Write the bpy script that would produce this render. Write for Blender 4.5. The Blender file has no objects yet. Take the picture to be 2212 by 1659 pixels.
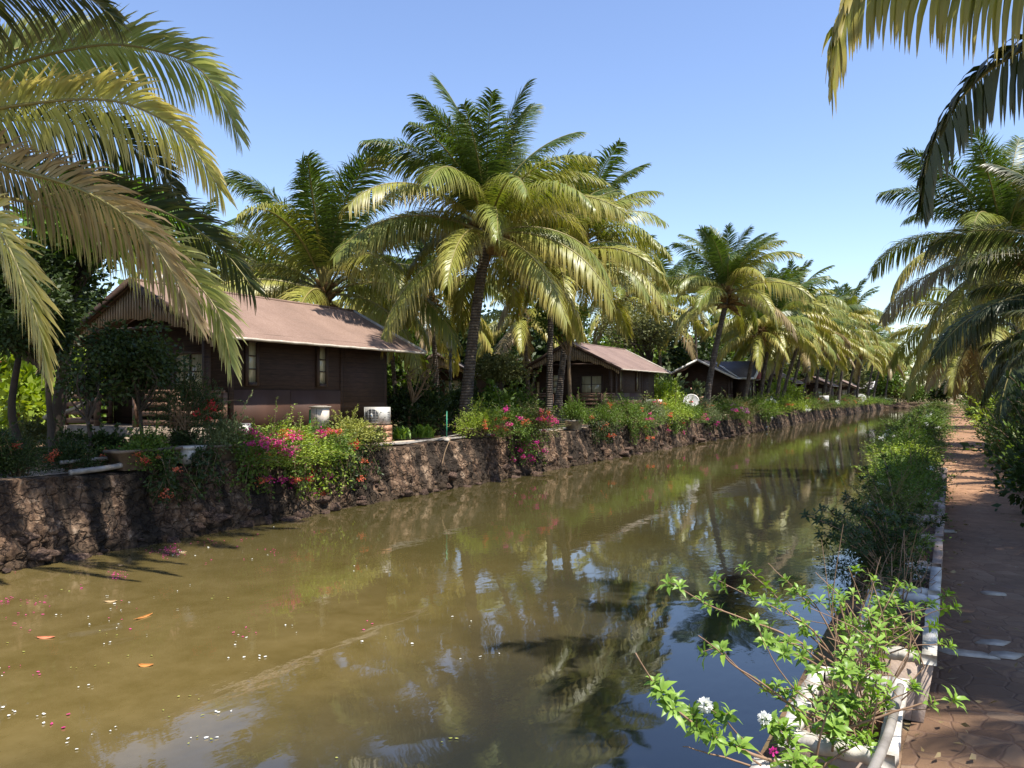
import bpy, math, random
import numpy as np
from math import sin, cos, pi, radians
from mathutils import Vector

SC = bpy.context.scene
COL = SC.collection
# ------------------------------------------------------------------ camera
F = 1703.0; CX = 1106.0; HY = 855.0; EYE = 1.6          # photo measured at 2212 px wide, horizon row 855
cd = bpy.data.cameras.new("camera"); cam = bpy.data.objects.new("camera", cd); COL.objects.link(cam)
cd.sensor_width = 36.0; cd.lens = 36.0 * F / 2212.0
cd.shift_y = (HY - 829.5) / 2212.0
cd.clip_start = 0.05; cd.clip_end = 3000
cam.location = (0, 0, EYE); cam.rotation_euler = (radians(90), 0, 0)
SC.camera = cam
# ------------------------------------------------------------------ light
SUN_EL = radians(64); SUN_AZ = math.atan2(0.80, -0.60)     # azimuth from +Y towards +X
sdir = Vector((sin(SUN_AZ) * cos(SUN_EL), cos(SUN_AZ) * cos(SUN_EL), sin(SUN_EL)))
w = bpy.data.worlds.new("World"); SC.world = w; w.use_nodes = True
nt = w.node_tree; bg = nt.nodes["Background"]
sky = nt.nodes.new("ShaderNodeTexSky"); sky.sky_type = 'NISHITA'; sky.sun_disc = False
sky.sun_elevation = SUN_EL; sky.sun_rotation = SUN_AZ
sky.air_density = 1.15; sky.dust_density = 0.25; sky.ozone_density = 3.0; sky.altitude = 0
hsv = nt.nodes.new("ShaderNodeHueSaturation"); hsv.inputs["Saturation"].default_value = 1.02; hsv.inputs["Hue"].default_value = .510; hsv.inputs["Value"].default_value = 1.06
nt.links.new(sky.outputs[0], hsv.inputs["Color"]); nt.links.new(hsv.outputs[0], bg.inputs[0]); bg.inputs[1].default_value = 0.112
sl = bpy.data.lights.new("sun", 'SUN'); sl.energy = 4.9; sl.angle = radians(0.5); sl.color = (1.0, 0.955, 0.885)
sun = bpy.data.objects.new("sun", sl); COL.objects.link(sun)
sun.rotation_euler = sdir.to_track_quat('Z', 'Y').to_euler(); sun.location = (0, 0, 60)
vs = SC.view_settings; vs.view_transform = 'Standard'; vs.look = 'None'; vs.gamma = 1.0; vs.exposure = 0.98
SC.cycles.max_bounces = 8; SC.cycles.transparent_max_bounces = 4
SC.cycles.use_denoising = True

# ------------------------------------------------------------------ coordinates
A = np.array([.487, .873]); Cc = np.array([.873, -.487])   # along the canal, across it (towards the path)
LW, RW, PL, PR = -13.2, -.62, -.13, 1.0                     # wall edges and path edges, measured across
WATER = -1.14
CANAL_YAW = -math.atan2(.487, .873)
def Fr(s, o, z=0.0):
    p = A * s + Cc * o
    return np.array([p[0], p[1], z])
def P(x, y, D):
    return np.array([(x - CX) / F * D, D, EYE - (y - HY) / F * D])
def so(p):
    return float(p[0] * A[0] + p[1] * A[1]), float(p[0] * Cc[0] + p[1] * Cc[1])
def wall_pt(x, o=LW, z=.2):
    r = (x - CX) / F
    D = (o / .873) / (r - .558)
    return np.array([r * D, D, z])

# ------------------------------------------------------------------ noise
def _h(ix, iy, iz, seed):
    n = (ix.astype(np.int64) * 374761393 + iy.astype(np.int64) * 668265263 + iz.astype(np.int64) * 2147483647 + seed * 1274126177) & 0xffffffff
    n = ((n ^ (n >> 13)) * 1274126177) & 0xffffffff
    return ((n ^ (n >> 16)) & 0xffff) / 65535.0
def vnoise(x, y, z=None, seed=0):
    x = np.asarray(x, float); y = np.asarray(y, float)
    z = np.zeros_like(x) if z is None else np.asarray(z, float)
    ix, iy, iz = np.floor(x), np.floor(y), np.floor(z)
    fx, fy, fz = x - ix, y - iy, z - iz
    fx, fy, fz = [f * f * (3 - 2 * f) for f in (fx, fy, fz)]
    r = 0
    for a in (0, 1):
        for b in (0, 1):
            for c in (0, 1):
                wgt = (fx if a else 1 - fx) * (fy if b else 1 - fy) * (fz if c else 1 - fz)
                r = r + wgt * _h(ix + a, iy + b, iz + c, seed)
    return r * 2 - 1
def fbm(x, y, z=None, seed=0, oct=4):
    r = 0; a = 1; f = 1
    for i in range(oct):
        r = r + a * vnoise(np.asarray(x) * f, np.asarray(y) * f, None if z is None else np.asarray(z) * f, seed + i * 7)
        a *= .5; f *= 2.03
    return r

# ------------------------------------------------------------------ mesh helpers
class MB:
    def __init__(s): s.v = []; s.f = []; s.uv = []; s.n = 0; s.has_uv = False
    def add(s, v, f, uv=None):
        v = np.asarray(v, float).reshape(-1, 3)
        s.v.append(v); o = s.n
        for q in f: s.f.append(tuple(int(i) + o for i in q))
        if uv is not None: s.has_uv = True; s.uv.append(np.asarray(uv, float).reshape(-1, 2))
        else: s.uv.append(np.zeros((len(v), 2)))
        s.n += len(v); return s
    def box(s, x0, x1, y0, y1, z0, z1):
        v = [(x, y, z) for z in (z0, z1) for y in (y0, y1) for x in (x0, x1)]
        return s.add(v, [(0, 2, 3, 1), (4, 5, 7, 6), (0, 1, 5, 4), (2, 6, 7, 3), (0, 4, 6, 2), (1, 3, 7, 5)])
    def bar(s, a, b, w, h, up=(0, 0, 1)):
        a = np.array(a, float); b = np.array(b, float); d = b - a; d /= np.linalg.norm(d)
        u = np.array(up, float); sd = np.cross(d, u); sd /= np.linalg.norm(sd); u = np.cross(sd, d)
        v = [p + sd * sx * w / 2 + u * sz * h / 2 for p in (a, b) for sz in (-1, 1) for sx in (-1, 1)]
        return s.add(v, [(0, 1, 3, 2), (4, 6, 7, 5), (0, 4, 5, 1), (2, 3, 7, 6), (0, 2, 6, 4), (1, 5, 7, 3)])
    def tube(s, pts, rad, n=6, cap=True):
        pts = np.asarray(pts, float); m = len(pts)
        rad = np.full(m, rad) if np.isscalar(rad) else np.asarray(rad, float)
        t = np.gradient(pts, axis=0); t /= np.linalg.norm(t, axis=1)[:, None] + 1e-9
        ref = np.array([0, 0, 1.]) if abs(t[0][2]) < .9 else np.array([1., 0, 0])
        V = []; sd = np.cross(t[0], ref)
        for i in range(m):
            sd = sd - t[i] * sd.dot(t[i]); sd /= np.linalg.norm(sd) + 1e-9
            u = np.cross(t[i], sd)
            for k in range(n):
                a = 2 * pi * k / n
                V.append(pts[i] + rad[i] * (cos(a) * sd + sin(a) * u))
        Fc = [(i * n + k, i * n + (k + 1) % n, (i + 1) * n + (k + 1) % n, (i + 1) * n + k) for i in range(m - 1) for k in range(n)]
        if cap: Fc += [tuple(range(n))[::-1], tuple((m - 1) * n + k for k in range(n))]
        uv = [(k / n, i / max(1, m - 1)) for i in range(m) for k in range(n)]
        return s.add(V, Fc, uv)
    def lathe(s, prof, n=16, c=(0, 0, 0)):
        V = [(c[0] + r * cos(2 * pi * k / n), c[1] + r * sin(2 * pi * k / n), c[2] + z) for r, z in prof for k in range(n)]
        m = len(prof)
        Fc = [(i * n + k, i * n + (k + 1) % n, (i + 1) * n + (k + 1) % n, (i + 1) * n + k) for i in range(m - 1) for k in range(n)]
        return s.add(V, Fc)
    def grid(s, X, flip=False):
        X = np.asarray(X, float); r, c = X.shape[:2]
        i = np.arange(r - 1)[:, None] * c + np.arange(c - 1)[None, :]
        q = np.stack([i, i + 1, i + c + 1, i + c], -1).reshape(-1, 4)
        if flip: q = q[:, ::-1]
        return s.add(X.reshape(-1, 3), q.tolist())
    def mesh(s, name, mat=None, smooth=False):
        me = bpy.data.meshes.new(name)
        V = np.concatenate(s.v) if s.v else np.zeros((0, 3))
        lens = np.array([len(q) for q in s.f], np.int32)
        idx = np.array([i for q in s.f for i in q], np.int32)
        me.vertices.add(len(V)); me.vertices.foreach_set("co", V.astype(np.float32).ravel())
        me.loops.add(len(idx)); me.loops.foreach_set("vertex_index", idx)
        me.polygons.add(len(lens))
        me.polygons.foreach_set("loop_start", np.concatenate([[0], np.cumsum(lens)[:-1]]).astype(np.int32))
        me.polygons.foreach_set("loop_total", lens)
        if s.has_uv:
            l = me.uv_layers.new(name="UVMap"); U = np.concatenate(s.uv)[idx]
            l.data.foreach_set("uv", U.astype(np.float32).ravel())
        if smooth: me.polygons.foreach_set("use_smooth", np.ones(len(lens), bool))
        me.update(calc_edges=True); me.validate()
        if mat: me.materials.append(mat)
        return me
def link(name, me, parent=None, loc=(0, 0, 0), rz=0.0, sc=1.0):
    o = bpy.data.objects.new(name, me); COL.objects.link(o)
    o.location = loc; o.rotation_euler = (0, 0, rz)
    o.scale = (sc, sc, sc) if np.isscalar(sc) else sc
    if parent: o.parent = parent
    return o
def tag(o, label, cat, group=None, kind='thing'):
    o["label"] = label; o["category"] = cat; o["kind"] = kind
    if group: o["group"] = group
    return o
def thing(name, label, cat, loc=(0, 0, 0), rz=0.0, group=None, sc=1.0):
    return tag(link(name, None, None, tuple(float(q) for q in loc), rz, sc), label, cat, group)
def struct(name, me):
    o = link(name, me); o["kind"] = 'structure'; return o
def smooth_curve(pts, m):
    pts = np.asarray(pts, float); n = len(pts)
    t = np.linspace(0, n - 1, m * 4); out = []
    for u in t:
        i = min(int(u), n - 2); f = u - i
        p0, p1, p2, p3 = pts[max(i - 1, 0)], pts[i], pts[i + 1], pts[min(i + 2, n - 1)]
        out.append(.5 * (2 * p1 + (p2 - p0) * f + (2 * p0 - 5 * p1 + 4 * p2 - p3) * f * f + (3 * p1 - p0 - 3 * p2 + p3) * f ** 3))
    out = np.array(out)
    L = np.concatenate([[0], np.cumsum(np.linalg.norm(np.diff(out, axis=0), axis=1))])
    q = np.linspace(0, L[-1], m)
    return np.stack([np.interp(q, L, out[:, k]) for k in range(3)], 1)

# ------------------------------------------------------------------ materials
class NT:
    def __init__(s, name):
        s.m = bpy.data.materials.new(name); s.m.use_nodes = True; s.t = s.m.node_tree
        s.b = s.t.nodes["Principled BSDF"]; s.out = s.t.nodes["Material Output"]
    def n(s, ty, **kw):
        x = s.t.nodes.new("ShaderNode" + ty)
        for k, v in kw.items():
            if k in x.inputs: x.inputs[k].default_value = v
            else: setattr(x, k, v)
        return x
    def l(s, a, b): s.t.links.new(a, b)
    def ramp(s, fac, stops):
        r = s.n("ValToRGB"); e = r.color_ramp.elements
        while len(e) < len(stops): e.new(.5)
        for k, (p, c) in enumerate(stops): e[k].position = p; e[k].color = (*c, 1)
        s.l(fac, r.inputs[0]); return r.outputs[0]
    def mix(s, fac, a, b, bt='MIX'):
        r = s.n("Mix", data_type='RGBA', blend_type=bt)
        for sock, v in ((r.inputs[0], fac), (r.inputs[6], a), (r.inputs[7], b)):
            if hasattr(v, "is_linked"): s.l(v, sock)
            else: sock.default_value = v if not isinstance(v, tuple) else (*v, 1)
        return r.outputs[2]
    def noise(s, scale, detail=5, rough=.6, coord='Object', stretch=None):
        tc = s.n("TexCoord"); src = tc.outputs[coord]
        if stretch:
            mp = s.n("Mapping"); mp.inputs["Scale"].default_value = stretch; s.l(src, mp.inputs[0]); src = mp.outputs[0]
        x = s.n("TexNoise"); x.inputs["Scale"].default_value = scale; x.inputs["Detail"].default_value = detail
        x.inputs["Roughness"].default_value = rough; s.l(src, x.inputs["Vector"]); return x.outputs["Fac"]
    def bump(s, h, strength=.5, dist=.02):
        b = s.n("Bump"); b.inputs["Strength"].default_value = strength; b.inputs["Distance"].default_value = dist
        s.l(h, b.inputs["Height"]); s.l(b.outputs[0], s.b.inputs["Normal"]); return b
MATS = {}
def noisy(name, stops, scale=4, rough=.85, bump=.4, dist=.02, stretch=None, detail=6, spec=.3, coord='Object'):
    if name in MATS: return MATS[name]
    t = NT(name); f = t.noise(scale, detail, .62, coord, stretch)
    k = len(stops); st = [(.3 + .4 * i / max(1, k - 1), c) for i, c in enumerate(stops)] if not isinstance(stops[0][1], tuple) else stops
    t.l(t.ramp(f, st), t.b.inputs["Base Color"]); t.b.inputs["Roughness"].default_value = rough
    t.b.inputs["Specular IOR Level"].default_value = spec
    if bump: t.bump(t.noise(scale * 3, 6, .65, coord, stretch), bump, dist)
    MATS[name] = t.m; return t.m
def leafmat(name, lo, hi, tip=None, rough=.36, trans=.3, tip_at=.55):
    """leaf colour varies from leaf to leaf; tip colour runs along the leaflet (UV x)"""
    if name in MATS: return MATS[name]
    t = NT(name); g = t.n("NewGeometry")
    col = t.ramp(g.outputs["Random Per Island"], [(0, lo), (1, hi)])
    big = t.noise(1.1, 2, .5)
    col = t.mix(t.ramp(big, [(.35, (0, 0, 0)), (.65, (1, 1, 1))]), col, t.mix(.55, col, hi))
    if tip:
        uv = t.n("UVMap"); sx = t.n("SeparateXYZ"); t.l(uv.outputs[0], sx.inputs[0])
        r = t.ramp(sx.outputs[0], [(tip_at, (0, 0, 0)), (1, (1, 1, 1))])
        col = t.mix(r, col, tip)
    t.l(col, t.b.inputs["Base Color"]); t.b.inputs["Roughness"].default_value = rough + (.05 if name.startswith("frond") else .12)
    t.b.inputs["Specular IOR Level"].default_value = .42 if name.startswith("frond") else .32
    tr = t.n("BsdfTranslucent"); hs = t.n("HueSaturation"); hs.inputs["Saturation"].default_value = 1.15; hs.inputs["Value"].default_value = 1.25
    t.l(col, hs.inputs["Color"]); t.l(hs.outputs[0], tr.inputs[0])
    mx = t.n("MixShader"); mx.inputs[0].default_value = trans
    t.l(t.b.outputs[0], mx.inputs[1]); t.l(tr.outputs[0], mx.inputs[2]); t.l(mx.outputs[0], t.out.inputs[0])
    MATS[name] = t.m; return t.m
def plain(name, c, rough=.6, spec=.4, metal=0):
    if name in MATS: return MATS[name]
    t = NT(name); f = t.noise(9, 5, .6)
    c2 = tuple(q * .72 for q in c)
    t.l(t.ramp(f, [(.3, c2), (.62, c)]), t.b.inputs["Base Color"]); t.b.inputs["Roughness"].default_value = rough
    t.b.inputs["Specular IOR Level"].default_value = spec; t.b.inputs["Metallic"].default_value = metal
    MATS[name] = t.m; return t.m

FROND = {
 'new':   leafmat('frond_new', (.040, .070, .014), (.085, .125, .025), (.17, .17, .04), trans=.28, tip_at=.7),
 'olive': leafmat('frond_olive', (.105, .145, .026), (.235, .255, .050), (.33, .29, .07), trans=.3, tip_at=.45),
 'gold':  leafmat('frond_gold', (.185, .20, .036), (.32, .305, .062), (.40, .31, .085), trans=.3, tip_at=.35),
 'dry':   leafmat('frond_dry', (.20, .155, .065), (.33, .25, .115), (.24, .16, .08), trans=.2, tip_at=.3),
 'pale':  leafmat('frond_pale', (.19, .23, .06), (.36, .39, .13), (.46, .42, .17), trans=.38, tip_at=.45),
 'sand':  leafmat('frond_sand', (.27, .285, .075), (.46, .44, .135), (.52, .42, .16), trans=.38, tip_at=.35),
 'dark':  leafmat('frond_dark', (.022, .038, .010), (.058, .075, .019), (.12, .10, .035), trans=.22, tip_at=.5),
}
M_rachis = plain('frond_stalk', (.24, .20, .06), .5)
LEAF = {
 'green': leafmat('leaf_green', (.045, .088, .014), (.145, .215, .034), rough=.4),
 'lime':  leafmat('leaf_lime', (.16, .24, .026), (.30, .37, .055), rough=.4),
 'yellow':leafmat('leaf_yellow', (.22, .25, .05), (.40, .40, .11), rough=.45),
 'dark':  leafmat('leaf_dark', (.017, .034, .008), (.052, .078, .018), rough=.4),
 'grey':  leafmat('leaf_grey_green', (.07, .10, .04), (.17, .20, .08), rough=.5),
 'olive': leafmat('leaf_olive', (.06, .075, .02), (.15, .15, .045), rough=.5),
 'big':   leafmat('leaf_big', (.05, .12, .012), (.14, .24, .03), rough=.35, trans=.35),
 'shiny': leafmat('leaf_shiny', (.12, .21, .03), (.24, .37, .06), rough=.3, trans=.32),
}
FLOW = {
 'pink': leafmat('petal_pink', (.50, .03, .16), (.70, .10, .30), rough=.6, trans=.35),
 'magenta': leafmat('petal_magenta', (.45, .015, .17), (.62, .05, .30), rough=.6, trans=.35),
 'coral': leafmat('petal_coral', (.60, .09, .05), (.72, .22, .12), rough=.6, trans=.35),
 'red': leafmat('petal_red', (.50, .02, .025), (.65, .06, .07), rough=.6, trans=.3),
 'white': leafmat('petal_white', (.70, .70, .64), (.85, .85, .80), rough=.6, trans=.3),
 'purple': leafmat('petal_purple', (.30, .05, .22), (.48, .14, .36), rough=.6, trans=.3),
}
M_twig = plain('twig_bark', (.20, .13, .07), .8)
M_twigdark = plain('dark_bark', (.07, .05, .035), .9)
M_conc = noisy('weathered_concrete', [(.16, .13, .10), (.34, .29, .23), (.44, .40, .34)], 3, .9, .35, .02)
M_concdark = noisy('stained_concrete', [(.07, .055, .04), (.16, .12, .09), (.22, .17, .12)], 3, .95, .4, .02)
M_white = noisy('old_white_paint', [(.22, .19, .15), (.50, .46, .40), (.64, .60, .54)], 7, .7, .3, .01)
M_pipe = noisy('white_pipe', [(.14, .12, .10), (.34, .31, .27)], 6, .4, 0, 0)
M_soil = noisy('pot_soil', [(.05, .03, .018), (.14, .08, .05), (.22, .13, .08)], 12, 1, .8, .03)

def trunk_mat():
    t = NT('palm_bark'); tc = t.n("TexCoord"); w = t.n("TexWave", wave_type='BANDS', bands_direction='Z')
    w.inputs["Scale"].default_value = 3.2; w.inputs["Distortion"].default_value = 1.6; w.inputs["Detail"].default_value = 3
    t.l(tc.outputs["Object"], w.inputs[0]); f = t.noise(5, 6, .65)
    c = t.ramp(f, [(.3, (.045, .032, .022)), (.5, (.10, .075, .055)), (.7, (.19, .155, .12))])
    c = t.mix(t.ramp(w.outputs[1], [(.0, (1, 1, 1)), (.35, (0, 0, 0))]), c, (.03, .022, .016))
    t.l(c, t.b.inputs[0]); t.b.inputs["Roughness"].default_value = .95
    t.bump(w.outputs[1], .7, .03); return t.m
M_trunk = trunk_mat()
M_fibre = noisy('palm_fibre', [(.05, .03, .012), (.16, .09, .03), (.24, .15, .05)], 10, 1, .8, .04, (1, 1, .3))

# ------------------------------------------------------------------ palm fronds
def frond_geo(mb_leaf, mb_rach, pts, rng, n=64, ll=.9, lw=.045, hang=1.0, rr=.035, start=.2, roll=0.0, lift=.15, ragged=.12, bunch=0.0, side0=None, keep=1.0, fwd=(28, 66), asym=False):
    pts = np.asarray(pts, float); m = len(pts)
    T = np.gradient(pts, axis=0); T /= np.linalg.norm(T, axis=1)[:, None]
    S = np.zeros_like(T); s = np.cross(T[0], [0, 0, 1.]) if side0 is None else np.array(side0, float)
    for i in range(m):
        s = s - T[i] * s.dot(T[i]); s /= np.linalg.norm(s) + 1e-9
        nn = np.cross(s, T[i]); a = roll * i / (m - 1)
        S[i] = s * cos(a) + nn * sin(a)
    mb_rach.tube(pts, np.linspace(rr, rr * .18, m), 5)
    q = np.linspace(start, .995, n); x = q * (m - 1)
    def at(arr):
        return np.stack([np.interp(x, np.arange(m), arr[:, k]) for k in range(3)], 1)
    p = at(pts); t = at(T); sd = at(S); nr = np.cross(sd, t)
    u = (q - start) / (1 - start)
    prof = (.62 + .38 * np.sin(np.minimum(u * 1.6, 1) * pi / 2)) * (1 - .62 * np.clip((u - .45) / .55, 0, 1) ** 1.6)
    ang = np.radians(fwd[0] + (fwd[1] - fwd[0]) * u ** 1.4)
    ang0, prof0, hang0 = ang, prof, hang
    for sg in (-1, 1):
        if asym and sg > 0: ang = np.radians(38 + 34 * u); prof = prof0 * (.80 + .15 * u); hang = hang0 * .45
        elif asym: ang = np.radians(4 + 46 * u ** 1.3); hang = hang0 * 1.3
        jit = rng.normal(0, .09, (n, 3))
        cl = np.sin(u * n * .55 + rng.uniform(0, 6)) * bunch
        d = sd * sg * np.cos(ang)[:, None] + t * (np.sin(ang) + cl)[:, None] + nr * lift + jit
        d /= np.linalg.norm(d, axis=1)[:, None]
        L = ll * prof * (1 - ragged * rng.random(n) * 2); h = hang * (.7 + .6 * rng.random(n))
        P0 = p.copy(); V = []; segs = 4; W = (0.35, 1.0, .95, .62, 0.04)
        for k in range(segs + 1):
            wv = t - d * np.sum(t * d, 1)[:, None]; wv /= np.linalg.norm(wv, axis=1)[:, None] + 1e-9
            hw = lw * .5 * W[k]
            V.append(np.stack([P0 - wv * hw, P0 + wv * hw], 1))
            if k < segs:
                g = h * (.12 + .30 * k)
                d = d + np.array([0, 0, -1.]) * g[:, None]; d /= np.linalg.norm(d, axis=1)[:, None]
                P0 = P0 + d * (L / segs)[:, None]
        V = np.stack(V, 1).reshape(n, -1, 3)
        ok = rng.random(n) < keep
        uvs = [(k / segs, 0) for k in range(segs + 1) for _ in (0, 1)]
        for i in range(n):
            if ok[i]:
                mb_leaf.add(V[i], [(2 * k, 2 * k + 1, 2 * k + 3, 2 * k + 2) for k in range(segs)], [(a, u[i]) for a, _ in uvs])

LIB = {}
# class: elevation at base, total bend, hang, material, roll
CLASS = [(84, 42, .22, 'new'), (73, 68, .3, 'new'), (60, 88, .5, 'olive'), (44, 94, .75, 'olive'), (26, 90, .95, 'olive'),
         (6, 76, 1.05, 'gold'), (-16, 60, 1.05, 'gold'), (-38, 42, 1.0, 'dry')]
def frond_mesh(cl, var, lod, mat=None):
    key = (cl, var, lod, mat)
    if key in LIB: return LIB[key]
    rng = np.random.default_rng(100 + cl * 17 + var * 5)
    e0, bend, hang, m0 = CLASS[cl]; e0 += rng.uniform(-7, 7); bend *= rng.uniform(.85, 1.2)
    N = 18; L = 5.0; pts = [np.zeros(3)]
    for i in range(N - 1):
        f = (i + .5) / (N - 1); e = radians(e0 - bend * f ** 1.25); sw = .05 * var * f * f
        pts.append(pts[-1] + np.array([cos(e), sw, sin(e)]) * L / (N - 1))
    a, b = MB(), MB()
    n = {0: 150, 1: 96, 2: 56}[lod]; lw = {0: .035, 1: .050, 2: .085}[lod]
    frond_geo(a, b, pts, rng, n, 1.28, lw, hang, .045, .17, roll=rng.uniform(-1.35, 1.35), bunch=.07, side0=(0, 1, 0), ragged=.13, keep=.98, fwd=(16, 62))
    me = a.mesh('frond', FROND[mat or m0]); me2 = b.mesh('stalk', M_rachis, True)
    LIB[key] = (me, me2); return LIB[key]
_LB = {}
def palm(label, base, crown, n=22, L=5.0, seed=1, lod=1, group=None, r0=.2, az=None, top=0, bot=7, mat=None, heart=True, dry=.5, name='coconut_palm', stalks=True, curve=1.35):
    rng = random.Random(seed)
    base = np.array(base, float); crown = np.array(crown, float)
    root = thing(name, label, 'palm tree', base, 0, group)
    c = crown - base; hgt = c[2]
    m = 16; f = np.linspace(0, 1, m)
    pts = np.stack([c[0] * f ** curve, c[1] * f ** curve, hgt * f], 1)
    rad = r0 * (.72 + .5 * np.exp(-f * 9)) * (1 - .18 * f)
    b = MB(); 
    pp = smooth_curve(pts, 44); rr = np.interp(np.linspace(0, 1, 44), f, rad) * (1 + .05 * (np.arange(44) % 2))
    b.tube(pp, rr, 12); link('trunk', b.mesh('trunk', M_trunk, True), root)
    if heart:
        k = lod
        if k not in _LB:
            g = MB(); rg = np.random.default_rng(5)
            for i in range(26):
                a = rg.uniform(0, 2 * pi); e = rg.uniform(-.7, 1.3); l = rg.uniform(.35, .75)
                d = np.array([cos(a) * cos(e), sin(a) * cos(e), sin(e)])
                q0 = np.array([cos(a) * .1, sin(a) * .1, rg.uniform(-.5, .3)])
                g.tube([q0, q0 + d * l * .5, q0 + d * l + np.array([0, 0, -.1])], [.11, .09, .03], 6)
            _LB[k] = g.mesh('leaf_base', M_fibre, True)
        link('leaf_base', _LB[k], root, tuple(c), rng.uniform(0, 6), r0 / .2)
    a0 = rng.uniform(0, 6.28)
    for i in range(n):
        r = i / max(1, n - 1); cl = top + (bot - top) * r ** 1.1
        cl = int(min(7, max(0, round(cl + rng.uniform(-.45, .45)))))
        mm = mat
        if mat is None:
            if cl >= 5 and rng.random() < dry * .25: mm = 'dry'
            elif cl == 7 and rng.random() < .6: mm = 'gold'
            elif cl in (3, 4) and rng.random() < .35: mm = 'gold'
            elif cl == 2 and rng.random() < .4: mm = 'new'
        az_i = a0 + i * 2.39996 + rng.uniform(-.2, .2)
        if az: az_i = radians(az[0] + (az[1] - az[0]) * ((i * .618) % 1.0))
        me, me2 = frond_mesh(cl, rng.randrange(3), lod, mm)
        s = L / 5.0 * rng.uniform(.88, 1.08) * (1 if cl else .9)
        o = link('frond', me, root, tuple(c + np.array([0, 0, .12 - .2 * r])), az_i, s)
        o.rotation_euler = (rng.uniform(-.09, .09), rng.uniform(-.06, .06), az_i)
        if stalks:
            link('stalk', me2, o)
    return root
def hero_frond(root, pts, seed, mat, n=90, ll=.95, lw=.05, hang=1.2, rr=.04, start=.03, **k):
    rng = np.random.default_rng(seed); a, b = MB(), MB()
    off = np.array(root.location)
    pp = smooth_curve(np.array(pts) - off, 26)
    frond_geo(a, b, pp, rng, n, ll, lw, hang, rr, start, **k)
    o = link('frond', a.mesh('frond', FROND[mat]), root); link('stalk', b.mesh('stalk', M_rachis, True), o)

# ------------------------------------------------------------------ leafy meshes
def leaf_quads(mb, c, d, l, wd, rng, fold=.25):
    """many leaves: centres c (n,3), directions d (n,3)"""
    n = len(c); d = d / (np.linalg.norm(d, axis=1)[:, None] + 1e-9)
    r = rng.normal(size=(n, 3)); r[:, 2] += .4; s = np.cross(d, r); s /= np.linalg.norm(s, axis=1)[:, None] + 1e-9
    u = np.cross(s, d); l = np.asarray(l).reshape(-1, 1) * np.ones((n, 1)); wd = np.asarray(wd).reshape(-1, 1) * np.ones((n, 1))
    v0 = c; v1 = c + d * l * .45 + s * wd * .5 + u * l * .05; v2 = c + d * l - u * l * .12; v3 = c + d * l * .45 - s * wd * .5 + u * l * .05
    V = np.stack([v0, v1, v2, v3], 1).reshape(-1, 3)
    f = (np.arange(n)[:, None] * 4 + np.array([0, 1, 2, 3])).tolist()
    mb.add(V, f, np.tile([(0, 0), (.5, 1), (1, 0), (.5, 1)], (n, 1)))
BUSH = {}
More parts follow.
